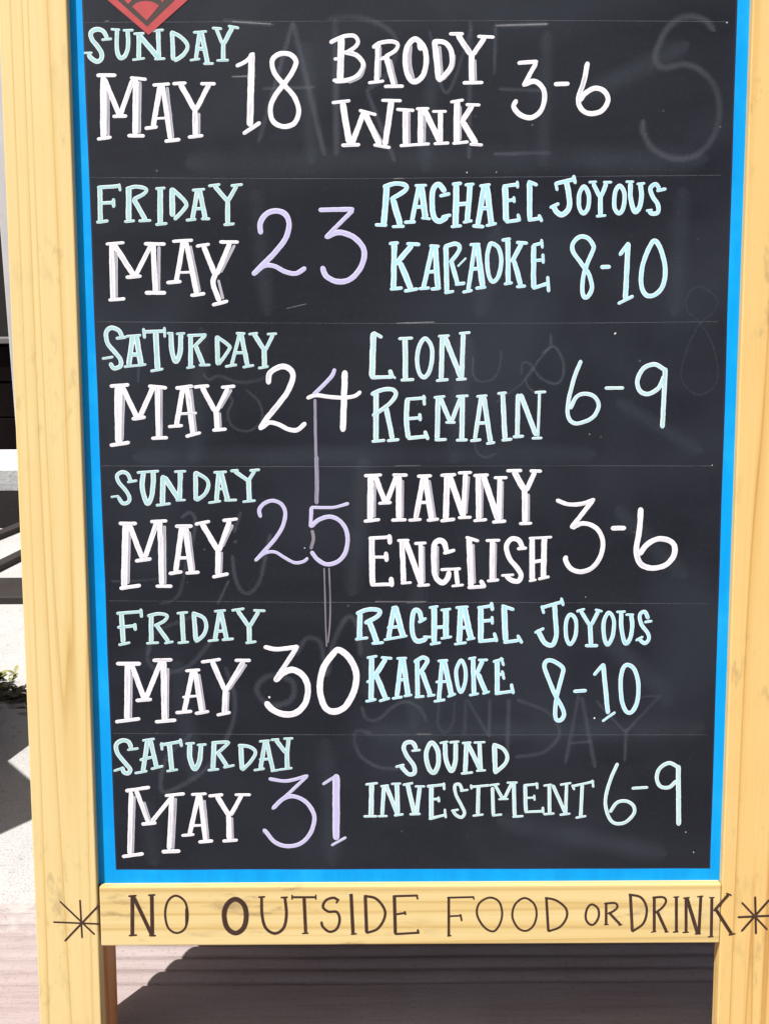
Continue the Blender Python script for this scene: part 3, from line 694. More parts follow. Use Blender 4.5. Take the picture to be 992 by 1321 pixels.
    ('handwritten_word', 'white', 'board', 'MAY4', 'g33 -3082,7298 -3121,6667;g33 -2656,7366 -2674,6659;l49 -3200,7402 -2997,7399;l84 -3126,7388 -3172,6631;l70 -3079,7380 -2941,6981;l66 -2750,7409 -2900,6993;l49 -3020,6941 -2835,6968;l70 -2710,7413 -2714,6652;l44 -2820,7421 -2628,7429;l50 -3220,6605 -2976,6639;l45 -2781,6629 -2592,6627;g33 -2360,7293 -2317,6817;l49 -2522,7363 -2325,7364;l70 -2448,7353 -2539,6807;l80 -2405,7353 -2346,6805;l42 -2494,6973 -2365,6977;l45 -2618,6783 -2464,6804;l45 -2413,6787 -2257,6798;g30 -1833,7373 -1961,7113;g28 -1973,7042 -1989,6779;l45 -2283,7387 -2113,7419;l44 -1949,7430 -1777,7448;l75 -2201,7387 -2021,7066;l66 -1872,7420 -2003,7066;l70 -2019,7078 -2027,6768;l47 -2089,6737 -1904,6776'),
    ('handwritten_number', 'lavender', 'board', '25', 'c51 -1496,7470 -1508,7559 -1444,7637 -1340,7667 -1240,7624 -1196,7522 -1221,7381 -1302,7232 -1446,7067 -1568,6937;c42 -1561,6944 -1446,7031 -1329,7040 -1224,6977 -1096,6910 -990,6921 -935,6964;c42 -434,7628 -617,7582 -881,7584;l49 -879,7584 -894,7348;c56 -892,7348 -783,7437 -642,7467 -518,7395 -450,7246 -468,7056 -554,6930 -696,6884 -813,6944 -887,7040'),
    ('handwritten_word', 'white', 'board', 'MANNY', 'g30 -112,7879 -122,7457;l44 -235,7962 -35,7970;l79 -163,7950 -174,7433;l70 -105,7945 3,7649;l65 147,7955 31,7649;l44 -67,7626 80,7637;l79 175,7955 173,7443;g30 221,7901 215,7454;l44 105,7969 273,7966;l44 -244,7410 -61,7430;l44 88,7420 259,7426;g30 541,7899 608,7452;l44 401,7951 564,7955;l70 471,7946 376,7442;l75 490,7946 566,7441;l44 389,7630 541,7638;l40 294,7419 440,7429;l44 517,7417 650,7431;l44 681,7961 855,7969;l79 755,7956 739,7432;l79 785,7951 950,7466;g28 1014,7943 985,7497;l65 976,7976 950,7462;l40 890,7988 1046,7994;l45 681,7409 845,7429;l40 892,7446 1044,7452;l44 1077,7954 1247,7962;g28 1177,7871 1175,7449;l70 1128,7947 1135,7425;l79 1191,7942 1372,7417;l61 1387,7917 1381,7412;g23 1424,7882 1419,7423;l40 1321,7927 1473,7928;l40 1079,7407 1231,7422;l45 1306,7389 1461,7402;g30 1734,7727 1737,7398;l44 1472,8010 1647,8013;l44 1752,8008 1884,8003;l79 1558,8000 1684,7775;l65 1805,7991 1710,7775;l72 1686,7786 1693,7386;l40 1630,7370 1775,7374'),
    ('handwritten_word', 'white', 'board', 'ENGLISH', 'l77 -157,7204 -152,6636;l47 -187,7202 71,7217;l61 57,7238 63,7136;l40 -142,6971 23,6970;l59 16,7025 22,6922;l47 -168,6629 91,6635;l64 75,6714 84,6613;l40 158,7171 294,7175;l70 211,7166 226,6658;l75 256,7156 445,6633;l56 434,7134 441,6633;g26 472,7098 476,6656;l40 364,7134 500,7140;l35 198,6646 320,6655;l40 398,6616 540,6625;c73 747,7044 716,7144 650,7166 599,7097 596,6859 625,6708 700,6650 759,6703 783,6781;g28 641,7097 641,6739;l47 716,7013 846,7050;l40 681,6811 917,6821;l61 865,6805 882,6630;l35 816,6606 953,6622;l45 986,7206 1134,7160;l77 1021,7196 1047,6605;g28 1073,7118 1090,6641;l47 1012,6588 1212,6601;l59 1165,6671 1213,6592;l40 1228,7164 1392,7168;l70 1303,7164 1302,6687;g28 1343,7128 1339,6699;l40 1247,6668 1382,6680;c66 1668,7079 1620,7167 1528,7179 1473,7092 1509,6949 1600,6834 1655,6738 1620,6664 1533,6679 1473,6734;l45 1609,7062 1715,7071;l35 1419,6734 1565,6743;l73 1784,7192 1790,6684;l75 1932,7198 1926,6707;l47 1799,6899 1928,6920;l35 1749,7190 2019,7202;l35 1755,6665 1837,6681;l40 1868,6688 1995,6716'),
    ('handwritten_number', 'white', 'board', '3-6b', 'c54 2076,7653 2212,7602 2376,7606 2527,7657;l61 2510,7648 2256,7317;c63 2268,7317 2380,7366 2497,7346 2600,7258 2642,7108 2606,6947 2507,6818 2366,6776 2252,6818 2192,6921 2201,6963;l61 2744,7307 2906,7308;c73 3090,7545 3080,7295 3048,7034 3099,6872 3237,6814 3396,6846 3497,6953 3510,7079 3440,7155 3299,7171 3176,7105 3085,6987'),
    ('handwritten_word', 'mint', 'board', 'FRIDAY5', 'l66 -3218,6290 -3207,5931;l43 -3272,6293 -2971,6315;l43 -2979,6344 -2973,6245;l43 -3267,6118 -3053,6139;l45 -3057,6163 -3055,6083;l36 -3263,5900 -3127,5928;l62 -2854,6263 -2865,5929;c45 -2895,6259 -2763,6287 -2662,6262 -2700,6195 -2816,6135;l57 -2787,6135 -2656,5940;l33 -2923,5917 -2775,5926;l33 -2700,5916 -2597,5937;l33 -2538,6290 -2408,6302;l62 -2477,6290 -2471,5927;l33 -2538,5920 -2407,5931;l62 -2333,6284 -2318,5948;c52 -2349,6292 -2220,6235 -2185,6131 -2219,6022 -2319,5935;l36 -2081,6312 -1946,6323;l57 -2020,6304 -2085,5961;l62 -2001,6304 -1943,5972;l40 -2059,6062 -1964,6069;l33 -2169,5942 -2043,5956;l36 -1995,5955 -1859,5969;l35 -1868,6322 -1720,6343;l35 -1603,6321 -1465,6315;l57 -1799,6322 -1673,6128;l52 -1544,6308 -1649,6128;l62 -1663,6140 -1663,5929;l36 -1706,5915 -1582,5931'),
    ('handwritten_word', 'white', 'board', 'MAY5', 'g36 -3121,5565 -3154,4967;g29 -2669,5599 -2696,4972;l55 -3296,5664 -3010,5662;l76 -3165,5651 -3197,4962;l71 -3113,5641 -2977,5225;l67 -2759,5680 -2948,5237;l50 -3074,5196 -2889,5210;l81 -2723,5692 -2733,4947;l50 -2849,5703 -2620,5708;l50 -3336,4926 -3042,4964;l50 -2844,4923 -2596,4944;g29 -2290,5523 -2233,5055;l41 -2453,5568 -2281,5579;l67 -2370,5560 -2487,5057;l67 -2341,5560 -2274,5056;l36 -2499,5235 -2319,5251;l46 -2589,5038 -2396,5054;l46 -2349,5026 -2186,5052;g29 -1708,5642 -1923,5329;l45 -2255,5679 -2025,5710;l45 -1842,5696 -1659,5695;l71 -2124,5681 -1982,5325;l67 -1743,5681 -1958,5325;l72 -1970,5337 -1994,5029;g26 -1935,5300 -1953,5041;l46 -2081,5005 -1922,5038'),
    ('handwritten_number', 'white', 'board', '30', 'c62 -1479,5862 -1328,5834 -1070,5862;l64 -1085,5852 -1359,5439;c84 -1354,5439 -1257,5536 -1130,5572 -1005,5488 -955,5343 -986,5163 -1103,5031 -1266,5012 -1409,5080 -1474,5159;l31 -1439,5225 -1427,5230;o86 -567,5820 -432,5702 -358,5511 -391,5295 -503,5101 -648,5040 -759,5113 -809,5342 -765,5587 -658,5752'),
    ('handwritten_word', 'cyan', 'board', 'RACHAEL5', 'l71 -306,6272 -316,5962;c59 -344,6272 -206,6324 -69,6309 -93,6239 -243,6155;l76 -191,6167 -102,5912;l40 -363,5952 -214,5971;l40 -162,5898 -24,5909;l66 109,6341 40,5960;l80 125,6353 219,5983;l43 29,6093 184,6109;l36 -14,5943 266,5992;l35 83,6344 144,6356;c64 445,6182 421,6286 364,6311 331,6212 335,6018 385,5928 468,5937 504,5969;l43 409,6161 499,6209;l36 468,5979 563,5973;l76 599,6341 599,5908;l76 743,6316 741,5967;l47 622,6094 729,6101;l35 539,6341 646,6357;l36 681,6309 800,6323;l36 551,5883 675,5905;l36 682,5956 812,5977;l38 864,6339 1013,6350;l76 923,6334 903,5906;l80 965,6336 1050,5953;l47 919,6087 1026,6097;l36 848,5882 991,5903;l36 998,5941 1097,5958;l76 1167,6335 1169,5928;l43 1131,6337 1308,6360;l47 1296,6399 1309,6303;l47 1191,6171 1298,6180;l40 1305,6225 1310,6133;l48 1145,5916 1359,5937;l47 1334,6019 1364,5915;l47 1427,6360 1569,6311;l76 1451,6345 1473,5926;l48 1454,5902 1644,5930;l43 1620,5989 1673,5894'),
    ('handwritten_word', 'cyan', 'board', 'KARAOKE5', 'l38 -223,5718 -104,5739;l71 -168,5717 -179,5190;l38 -244,5166 -119,5192;l67 3,5699 -149,5461;l40 -49,5722 79,5709;l72 -112,5497 0,5202;l38 -76,5170 48,5206;l43 -228,5412 -165,5434;l38 141,5708 260,5712;l62 194,5703 139,5225;l71 218,5703 276,5249;l43 145,5434 264,5443;l38 84,5201 204,5222;l36 228,5232 323,5246;l62 389,5673 395,5224;c57 360,5660 456,5718 515,5684 486,5616 420,5518;l67 448,5538 551,5247;l36 364,5217 474,5228;l33 515,5230 610,5245;l38 646,5673 765,5680;l57 694,5671 658,5185;l71 722,5670 814,5233;l41 622,5407 766,5416;l38 598,5161 730,5182;l36 766,5221 861,5255;o52 927,5679 980,5576 980,5404 928,5277 885,5380 870,5552;l36 1022,5698 1110,5714;l62 1075,5698 1089,5256;l36 1034,5237 1144,5258;l57 1194,5672 1116,5502;l36 1141,5682 1253,5684;l67 1140,5502 1232,5280;l33 1196,5256 1280,5282;l67 1373,5666 1375,5267;l40 1325,5659 1444,5693;l36 1420,5710 1452,5610;l41 1374,5488 1457,5509;l36 1433,5544 1458,5438;l45 1352,5255 1578,5288;l45 1549,5374 1574,5258'),
    ('handwritten_word', 'cyan', 'board', 'JOYOUS5', 'l47 1912,6333 2171,6408;l40 1912,6354 1937,6263;l40 2147,6449 2172,6358;c64 2066,6365 2083,6153 2092,5983 2046,5867 1956,5892 1895,5994 1873,6052;l40 1833,6021 1939,6074;o52 2261,6246 2329,6171 2327,5982 2263,5873 2214,5970 2211,6152;l36 2339,6284 2433,6313;l36 2564,6304 2647,6282;l52 2391,6284 2496,6114;l52 2599,6280 2520,6114;l62 2503,6126 2519,5871;l45 2453,5855 2600,5854;o52 2730,6267 2794,6168 2783,5979 2726,5865 2682,5955 2671,6149;l33 2825,6274 2931,6278;c57 2879,6269 2891,6051 2940,5881 2998,5946 3020,6099 3003,6239;l33 2939,6239 3034,6239;c52 3213,6189 3168,6272 3110,6238 3129,6122 3210,6013 3226,5932 3178,5879 3115,5923;l36 3171,6144 3258,6158;l36 3070,5916 3152,5962'),
    ('handwritten_number', 'cyan', 'board', '8-10b', 'o57 2179,5576 2075,5657 1985,5670 1952,5594 2012,5422 2093,5230 2174,5082 2202,4978 2158,4911 2102,4934 2093,5077 2121,5274 2169,5471;l50 2320,5278 2470,5289;l45 2564,5485 2676,5622;l62 2674,5619 2744,4999;l36 2681,4896 2832,5009;o57 2977,5610 3062,5546 3111,5367 3104,5150 3043,5017 2973,5018 2915,5146 2893,5392 2916,5559'),
    ('handwritten_word', 'mint', 'board', 'SATURDAY6', 'c60 -3156,4590 -3189,4669 -3272,4687 -3344,4628 -3327,4516 -3235,4390 -3182,4315 -3206,4265 -3261,4280 -3278,4340;l34 -3205,4565 -3072,4584;l34 -3383,4296 -3266,4333;l36 -3013,4683 -2868,4705;l63 -2955,4675 -3022,4289;l62 -2917,4683 -2851,4338;l41 -3053,4434 -2895,4473;l34 -3124,4264 -2973,4291;l36 -2919,4318 -2773,4355;l46 -2794,4625 -2532,4670;l38 -2781,4654 -2776,4562;l41 -2546,4700 -2534,4606;l67 -2683,4636 -2664,4299;l34 -2727,4287 -2591,4308;l34 -2480,4640 -2372,4647;c67 -2430,4635 -2435,4460 -2381,4315 -2318,4414 -2291,4616;l34 -2337,4622 -2228,4629;l67 -2129,4645 -2152,4313;l46 -2155,4650 -1968,4657 -1971,4627 -2099,4508;l58 -2082,4513 -1971,4345;l34 -2213,4296 -2080,4310;l34 -2019,4332 -1886,4359;l67 -1800,4613 -1791,4306;c48 -1827,4614 -1688,4595 -1619,4527 -1672,4418 -1786,4296;l34 -1566,4664 -1441,4673;l58 -1496,4659 -1561,4317;l58 -1479,4661 -1405,4291;l36 -1571,4430 -1426,4439;l34 -1641,4292 -1513,4314;l34 -1429,4279 -1332,4295;l34 -1421,4683 -1325,4690;l34 -1265,4697 -1152,4701;l58 -1359,4678 -1244,4515;l53 -1205,4689 -1227,4502;l63 -1229,4527 -1228,4315;l31 -1332,4298 -1168,4319'),
    ('handwritten_word', 'white', 'board', 'MAY6', 'g34 -3142,3962 -3190,3226;g31 -3023,3886 -2961,3658;g34 -2627,3934 -2681,3274;l51 -3243,4036 -2951,4080;l63 -3181,4013 -3227,3214;l63 -3115,4033 -2981,3632;l58 -2662,3967 -2935,3632;l51 -3057,3600 -2887,3617;l63 -2674,3972 -2730,3274;l46 -2754,3970 -2519,3994;l51 -3316,3176 -3059,3210;l56 -2814,3237 -2599,3243;g29 -2269,3906 -2235,3399;l41 -2427,3983 -2245,3992;l63 -2343,3970 -2466,3464;l63 -2323,3970 -2271,3386;l36 -2427,3578 -2281,3582;l41 -2564,3447 -2413,3461;l49 -2352,3361 -2182,3375;g29 -1931,3677 -1928,3397;l46 -2210,3962 -2040,3978;l41 -1883,3977 -1696,3976;l68 -2108,3956 -1974,3715;l58 -1803,3967 -1945,3715;l68 -1973,3727 -1972,3397;l46 -2050,3372 -1872,3384'),
    ('handwritten_number', 'lavender', 'board', '31', 'c48 -1455,4181 -1238,4152 -976,4218;l46 -984,4210 -1422,3792;c58 -1414,3797 -1286,3920 -1145,3950 -994,3868 -902,3695 -939,3497 -1058,3348 -1229,3298 -1394,3350 -1512,3491 -1536,3517;l41 -787,4106 -634,4208;l97 -621,4218 -631,3394;l37 -688,3307 -509,3411'),
    ('handwritten_word', 'mint2', 'board', 'SOUND', 'c58 377,4555 331,4635 252,4635 220,4568 266,4456 345,4342 352,4247 284,4228 219,4293 183,4348;l34 321,4530 425,4542;l34 121,4324 224,4353;o63 562,4633 639,4541 651,4366 598,4248 531,4309 497,4492;l31 670,4628 767,4647;c63 733,4627 745,4415 811,4269 861,4389 865,4621;l34 791,4637 906,4646;l34 947,4626 1055,4633;l63 998,4618 984,4251;l63 1017,4613 1177,4275;l58 1159,4629 1177,4275;l31 1091,4632 1228,4637;l34 936,4233 1076,4248;l31 1124,4267 1238,4274;l67 1344,4606 1359,4248;c53 1332,4608 1448,4553 1507,4448 1471,4348 1351,4238'),
    ('handwritten_word', 'mint2', 'board', 'INVESTMENT', 'l34 -253,4100 -108,4117;l68 -180,4100 -191,3696;l34 -281,3684 -118,3685;l31 -67,4074 30,4086;l53 -28,4069 -52,3703;l58 3,4073 142,3701;l63 134,4108 142,3714;l31 66,4103 182,4110;l32 -101,3685 11,3687;l34 101,3694 210,3708;l34 211,4092 332,4114;l63 267,4092 351,3725;l58 417,4061 380,3725;l31 361,4071 482,4070;l36 295,3708 423,3712;l63 562,4072 562,3661;l41 513,4070 731,4092;l36 719,4112 724,4026;l36 562,3901 659,3905;l36 651,3931 659,3868;l41 537,3648 744,3700;l34 731,3771 744,3659;c44 946,4022 912,4093 857,4078 869,3962 937,3823 977,3721 938,3663 867,3699 831,3760;l31 925,4007 1021,4022;l32 816,3748 901,3765;l36 1053,4059 1280,4080;l31 1057,4087 1063,4032;l53 1149,4066 1144,3708;l32 1083,3683 1210,3700;l48 1324,4047 1338,3694;l32 1326,3686 1443,3698;l31 1287,4078 1408,4095;l44 1357,4080 1451,3908;l44 1560,4094 1475,3908;l27 1402,3896 1523,3900;l53 1589,4109 1605,3679;l31 1505,4112 1633,4113;l32 1581,3667 1710,3676;l53 1732,4070 1743,3742;l36 1715,4075 1892,4092;l31 1874,4109 1885,4031;l31 1748,3911 1853,3916;l31 1845,3948 1853,3880;l36 1733,3729 1956,3738;l36 1956,3789 1962,3715;l31 1964,4069 2061,4083;l48 2032,4076 2042,3715;l48 2078,4073 2243,3701;l44 2247,4084 2243,3701;l31 2170,4080 2302,4102;l32 1969,3697 2098,3707;l32 2171,3688 2297,3703;l36 2315,4059 2585,4120;l34 2320,4076 2345,4016;l31 2568,4138 2581,4047;l48 2443,4078 2431,3661;l32 2370,3649 2496,3671'),
    ('handwritten_number', 'mint2', 'board', '6-9b', 'c48 2877,4351 2788,4126 2735,3875 2773,3677 2857,3575 2991,3587 3093,3695 3090,3796 2997,3863 2881,3843 2798,3722;l41 3066,4029 3259,4040;c53 3626,4304 3516,4355 3402,4283 3369,4160 3418,4052 3525,4039 3615,4121;l65 3633,4317 3660,3549'),
    ('asterisk', 'ink', 'postl', 'astl', 'l27 -4189,2367 -3605,2337;l27 -4094,2639 -3679,2198;l27 -3843,2656 -3837,2153;l32 -3605,2590 -4056,2113'),
    ('painted_word', 'ink', 'rail', 'NO', 'l56 -3185,2703 -3204,2180;l56 -3168,2690 -2959,2186;l56 -2942,2714 -2952,2186;l29 -3233,2703 -3136,2710;l29 -2983,2714 -2900,2719;l29 -3245,2180 -3147,2187;l29 -2991,2178 -2911,2178;o34 -2638,2707 -2527,2621 -2501,2428 -2544,2266 -2653,2212 -2753,2288 -2782,2469 -2742,2636;l39 -2512,2544 -2519,2312'),
    ('painted_word', 'ink', 'rail', 'OUTSIDE', 'o73 -1899,2656 -1796,2586 -1765,2436 -1803,2274 -1909,2205 -2012,2283 -2042,2451 -2000,2587;c44 -1568,2679 -1567,2448 -1525,2272 -1409,2197 -1300,2271 -1261,2446 -1276,2672;l29 -1606,2680 -1526,2684;l29 -1327,2673 -1242,2677;l34 -1193,2677 -885,2675;l24 -1186,2708 -1187,2646;l24 -889,2706 -890,2644;l49 -1036,2671 -1023,2199;l24 -1067,2194 -989,2199;c39 -611,2635 -671,2666 -764,2633 -801,2546 -734,2484 -630,2478 -594,2377 -632,2254 -725,2216 -805,2281 -824,2348;l32 -635,2596 -603,2647;l51 -447,2705 -428,2188;l27 -452,2180 -384,2187;l27 -467,2703 -428,2708;l49 -270,2684 -257,2202;c39 -282,2689 -137,2652 -33,2515 -34,2387 -120,2250 -257,2197;l49 94,2681 104,2184;l34 77,2682 386,2690;l29 374,2695 386,2641;l32 118,2442 227,2460;l32 223,2480 232,2436;l34 99,2179 397,2195;l34 385,2237 397,2185'),
    ('painted_word', 'ink', 'rail', 'FOOD', 'l39 775,2664 776,2154;l29 758,2659 1091,2665;l24 1083,2667 1091,2631;l29 783,2412 934,2419;l29 921,2437 939,2349;l24 758,2149 807,2154;o32 1285,2656 1402,2604 1445,2454 1417,2305 1337,2207 1219,2268 1131,2431 1157,2580;o32 1723,2648 1840,2575 1878,2439 1844,2289 1752,2212 1646,2252 1574,2402 1607,2564;l39 1997,2651 2028,2205;c34 1983,2649 2124,2612 2243,2508 2254,2385 2173,2261 2028,2203'),
    ('painted_word', 'ink', 'rail', 'OR', 'o34 2565,2558 2644,2506 2658,2395 2607,2300 2548,2293 2496,2370 2508,2494;l39 2748,2562 2753,2291;c34 2728,2567 2857,2574 2890,2522 2847,2471 2775,2433;l39 2792,2441 2929,2290;l22 2729,2286 2782,2291;l24 2912,2277 2953,2290'),
    ('painted_word', 'ink', 'rail', 'DRINK', 'l44 3049,2683 3084,2199;c36 3032,2686 3184,2644 3258,2494 3223,2306 3085,2193;l44 3349,2642 3360,2197;c34 3329,2643 3458,2647 3498,2595 3454,2511 3371,2442;l44 3393,2455 3512,2196;l22 3322,2184 3385,2194;l22 3492,2183 3541,2188;l44 3626,2641 3639,2187;l24 3592,2646 3657,2651;l24 3597,2182 3663,2187;l44 3748,2632 3761,2181;l53 3760,2627 3908,2160;l44 3932,2649 3923,2160;l24 3714,2632 3791,2640;l24 3888,2649 3961,2659;l24 3720,2176 3793,2181;l24 3874,2155 3947,2159;l44 4071,2638 4080,2122;l22 4039,2638 4103,2638;l24 4039,2115 4105,2122;l44 4276,2675 4106,2463;l27 4251,2693 4313,2667;l49 4130,2476 4338,2147;l24 4300,2139 4380,2157'),
    ('asterisk', 'ink', 'postr', 'astr', 'l32 4408,2376 4822,2394;l29 4450,2569 4780,2208;l32 4613,2645 4641,2155;l32 4789,2602 4459,2190'),
    ('erased_lettering', 'ghost', 'board', 'FARMS', 'l51 -1795,13182 -1235,13130;l64 -1016,13138 -1422,11855;l77 -1003,13138 -675,11709;l45 -1361,12432 -779,12444;l90 -528,13166 -529,11708;c71 -592,13187 -319,13210 -30,13132 161,12963 95,12624 -165,12409;l65 -165,12378 139,11626;l64 1013,13141 1003,11652;l45 547,13052 741,12373 1029,13080;l48 1300,13123 1288,12582;l58 1349,13107 1898,13120;l49 1354,12410 1842,12392;l49 1294,11688 1949,11700;b78 3789,13047 3673,13155 3478,13193 3287,13096 3163,12881 3135,12711 3235,12633 3461,12669 3658,12599 3826,12412 3884,12130 3812,11847 3621,11658 3360,11628 3128,11740 3018,11915 3006,12041'),
    ('erased_lettering', 'ghost2', 'board', 'days', 'c32 1059,9360 1060,9166 1152,9074 1313,9119 1381,9278 1391,9437;c32 1965,9479 1818,9298 1682,9094 1338,8821;c32 1635,9163 1646,9288 1726,9287 1761,9230 1682,9094 1776,8956 1891,8978;c32 1086,8361 1110,8245 1204,8175 1343,8220;l46 1979,9615 1981,9501;c41 1885,9411 2022,9479 2128,9296 2120,9114 2028,9046 1866,9115 1773,9230;c37 -1869,8978 -1802,8863 -1859,8725 -1809,8564 -1625,8505 -1461,8631 -1479,8838 -1637,9000;c46 -2140,9185 -2072,9117 -1956,9161 -1751,9092 -1566,9091 -1358,9158;l37 -2892,9395 -2914,9099'),
    ('erased_lettering', 'ghost2', 'board', 'Li', 'c56 -2444,7471 -2349,7529 -2286,7446 -2316,7210 -2415,6878 -2490,6567 -2593,6447 -2736,6412;l38 -3316,6692 -2986,6699 -2749,6717;l51 -1736,7525 -1816,7290;l56 -1812,7171 -1800,7166;c61 -1847,6993 -1828,6778 -1762,6586 -1645,6538 -1524,6681 -1460,6919 -1383,7252;l42 -1901,6683 -2038,6408'),
    ('erased_lettering', 'ghost2', 'board', 'yom', 'c69 -2878,6001 -2910,5692 -2720,5558 -2393,5645 -1992,6127;c69 -1962,5597 -1862,5241 -1915,4837 -2212,4342 -2703,4026 -2810,4118 -2710,4481 -2419,4750;o87 -1358,5505 -1143,5415 -1169,5192 -1409,5126 -1579,5284 -1532,5439;c78 -1094,5769 -961,5967 -790,5900 -730,5501 -639,5899 -463,6228 -335,6117 -308,5764;c60 -2332,6261 -2812,6045 -2907,5781'),
    ('erased_lettering', 'ghost2', 'board', 'SUNDAYold', 'c55 -296,5096 -234,4942 -85,4941 86,5094 256,5158 426,5070 502,4916;c60 -193,4766 -363,4789 -386,4635 -302,4457 -89,4323 211,4298;c51 660,5164 647,4893 724,4760 830,4891 851,5154;l51 987,5189 971,4736;l51 1012,5171 1270,4721;l51 1284,5178 1278,4712;l64 1517,5168 1506,4481;c59 1636,5171 1999,5016 2152,4751 1963,4509 1622,4445;l59 2378,5224 2230,4374;l68 2422,5188 2595,4314;l43 2295,4618 2550,4638;l42 2601,5152 2949,4768;l42 3364,5191 2966,4755;l47 2974,4790 2966,4392;l34 3143,5201 3397,5217'),
    ('erased_lettering', 'ghost3', 'board', 'eight', 'o37 3739,10162 3930,10018 3873,9855 3731,9733 3574,9405 3542,9074 3757,8906 3961,9072 3907,9445 3752,9733 3581,9898 3595,10102'),
    ('ruled_line', 'rule', 'board', 'r1', 'l10 -3388,13167 -815,13165 1839,13158 3962,13133'),
    ('ruled_line', 'rule', 'board', 'r2', 'l10 -3396,11454 -661,11425 1860,11431 3931,11437'),
    ('ruled_line', 'rule', 'board', 'r3', 'l10 -3372,9805 -682,9771 1881,9755 3941,9761'),
    ('ruled_line', 'rule', 'board', 'r4', 'l10 -3384,8100 -704,8075 1437,8071 3932,8055'),
    ('ruled_line', 'rule', 'board', 'r5', 'l10 -3373,6452 -726,6416 1923,6395 3958,6368'),
    ('ruled_line', 'rule', 'board', 'r6', 'l11 -3379,4780 -747,4744 1944,4727 3982,4714'),
    ('chalk_smear', 'smear', 'board', 'smears', 'l27 -1699,13166 -1258,13138;l35 1308,13106 1883,13120;l20 132,11420 240,11424;l20 160,9766 599,9776;l20 134,8079 432,8082;l19 268,6401 504,6418;l21 387,4746 560,4745;l22 -3149,13179 -3105,13182;l36 -1714,12565 -1447,12571;l19 -120,6422 485,6419;l14 -1137,9944 -907,9997'),
    ('chalk_dot', 'white', 'board', 'dots', 'l29 2735,9633 2739,9629;l14 978,11489 980,11480;l15 3936,13125 3940,13120;l17 -971,7088 -967,7085;l23 2575,4931 2584,4941;l12 3932,8065 3935,8062;l11 2454,8445 2457,8443;l11 1320,11487 1322,11484;l11 3750,3457 3753,3447;l11 3855,3191 3859,3181;l11 2442,6464 2445,6461'),
    ('wipe_mark', 'wipe', 'board', 'w', 'l302 -863,12891 -819,11647;l355 600,12882 492,11553;l266 1885,13002 1858,11588;l410 2384,12361 3439,12866;l343 -1474,11259 -1365,9928;l453 1324,10803 1148,9913;l397 3486,11230 3433,9899;l366 -2150,9662 -2283,8196;l422 966,9553 832,8177;l314 2817,8812 3758,8252;l447 -239,8090 -393,6578;l393 2845,7509 3616,6745;l434 410,6573 358,4915;l417 -255,6192 -167,5215;l493 2495,6174 3470,5192;l438 -2547,5622 -2396,4235;l423 -749,4624 -671,3108;l486 1472,3604 3426,3184;l388 -2989,3835 -2915,3122;l539 -2186,11612 3655,11621;l409 -2934,8200 2458,8213;l480 -170,4770 3865,4794'),
]
PARENT = {'board': board, 'rail': rail, 'postl': post_left, 'postr': post_right}
HEIGHT = {'ghost': 0.00003, 'ghost2': 0.00003, 'ghost3': 0.00003, 'wipe': 0.00001, 'rule': 0.00002, 'smear': 0.00005, 'ink': 0.00006, 'streak': 0.00007}
rnd = random.Random(5)
level = 0
LOOSE = ('erased_lettering', 'chalk_smear', 'chalk_dot', 'marker_streak', 'wipe_mark')
MARKS = []
for name, mat, par, key, data in WORDS:
    MARKS += [(name, mat, par, key, d) for d in data.split(';')] if name in LOOSE else [(name, mat, par, key, data)]
for name, mat, par, key, data in MARKS:
    bm = bmesh.new()
    uvl = bm.loops.layers.uv.new('UVMap')
    mats = [M[mat]]
    extra = {'g': 'grey', 'v': 'lavender', 'h': 'hair'}
    used = {}
    faint = mat in ('ghost', 'ghost2', 'ghost3', 'wipe', 'rule', 'smear')
    for st_ in data.split(';'):
        head, *pp = st_.split(' ')
        kind, w = head[0], int(head[1:])
        pts = [tuple(int(c) for c in p.split(',')) for p in pp]
        mi = 0
        if kind in extra:
            m2 = extra[kind]
            if m2 not in used:
                used[m2] = len(mats)
                mats.append(M[m2])
            mi = used[m2]
        base = HEIGHT.get(mat, 0.00009)
        h = base * rnd.uniform(0.85, 1.15) * (0.72 if kind == 'g' else 1.0)
        y0 = F if par != 'board' else 0.0
        y0 -= 0.00004 if not faint else 0.00002 + 0.00001 * (level % 4)
        level += 1
        if mat in ('ghost', 'ghost2'): w = int(w * 1.6)
        stroke(bm, uvl, kind, w, pts, y0, h, rnd, mi, 0.5 if par != 'board' else 1.3, mat in ('rule',))
    bmesh.ops.recalc_face_normals(bm, faces=bm.faces)
    if sum(f.normal.y for f in bm.faces) > 0: bmesh.ops.reverse_faces(bm, faces=bm.faces)
    obj(name, bm, mats, PARENT[par])

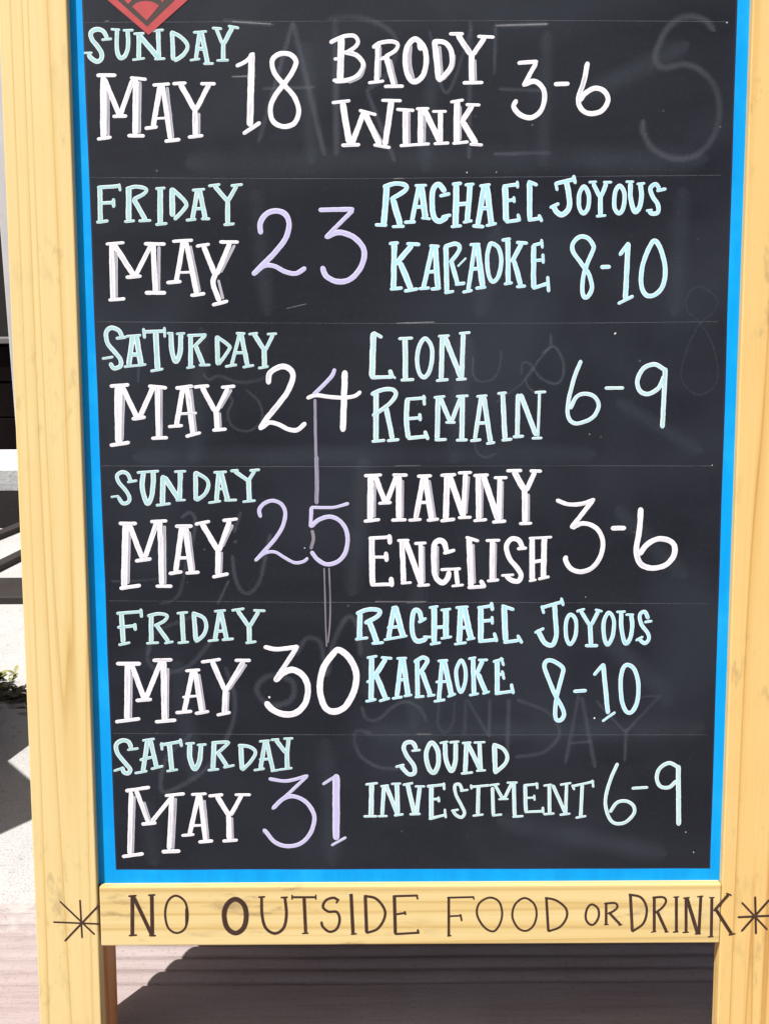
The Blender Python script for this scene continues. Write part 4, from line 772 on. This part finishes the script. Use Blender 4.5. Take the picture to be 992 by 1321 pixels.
# red emblem at the top
EMBLEM_OUTER = [(-0.2657, 1.3026), (-0.3132, 1.3425), (-0.2629, 1.3844), (-0.2173, 1.3425)]
EMBLEM_INNER = [(-0.2672, 1.3118), (-0.3016, 1.3424), (-0.2636, 1.3751), (-0.2321, 1.3426)]
EMBLEM_FAN = [(-0.2672, 1.3181), (-0.2832, 1.3332), (-0.2787, 1.3371), (-0.2731, 1.3389), (-0.2675, 1.3394), (-0.2615, 1.3387), (-0.2566, 1.3369), (-0.2525, 1.3341)]
EMBLEM_TL = [(-0.2939, 1.3424), (-0.2812, 1.3423), (-0.2877, 1.3361)]
EMBLEM_TR = [(-0.2515, 1.3421), (-0.2448, 1.3421), (-0.2488, 1.3376)]
em = bmesh.new()
def slab(bm, P, y0, h):
    a = [bm.verts.new((x, y0 - h, z)) for x, z in P]
    b = [bm.verts.new((x, y0, z)) for x, z in P]
    bm.faces.new(a)
    for i in range(len(P)):
        j = (i + 1) % len(P)
        bm.faces.new((a[i], a[j], b[j], b[i]))
    bmesh.ops.recalc_face_normals(bm, faces=bm.faces)
slab(em, EMBLEM_OUTER, -0.0001, 0.00035)
emblem = obj('emblem', em, M['red'], board, 'red diamond emblem with dark inner field')
em = bmesh.new(); slab(em, EMBLEM_INNER, -0.00046, 0.0001)
obj('emblem_field', em, M['emblem_brown'], board)
em = bmesh.new()
for P in (EMBLEM_FAN, EMBLEM_TL, EMBLEM_TR): slab(em, P, -0.00057, 0.0002)
obj('emblem_fan', em, M['red'], board)

# rear frame of the sign: two legs, a cross rail and two hinges at the top
rear = []
for u in (-0.438, 0.4205):
    bm = bmesh.new()
    bar(bm, u, u + 0.075, -0.011, 0.011, -1.83, 0.0, 0.002)
    o = obj('rear_leg', bm, M['pine_right'], sign)
    o.location = (0, F + 0.095, TOP - 0.02)
    o.rotation_euler.x = R(27)
    rear.append(o)
bm = bmesh.new()
bar(bm, -0.4375, 0.4950, 0.012, 0.031, -1.25, -1.17, 0.002)
o = obj('cross_rail', bm, M['pine_rail'], sign)
o.location = (0, F + 0.095, TOP - 0.02)
o.rotation_euler.x = R(27)
bm = bmesh.new()
bar(bm, -0.3620, 0.4195, -0.004, 0.004, -1.48, -0.08, 0.001)
o = obj('rear_shade_board', bm, M['board'], sign)  # unseen rear panel, added to deepen the shade on the ground under the sign
o.location = (0, F + 0.095, TOP - 0.02)
o.rotation_euler.x = R(27)
for u in (-0.37, 0.44):
    bm = bmesh.new()
    bar(bm, u - 0.02, u + 0.02, F + 0.0225, F + 0.080, TOP + 0.001, TOP + 0.004, 0.001)
    obj('hinge', bm, M['steel'], sign)
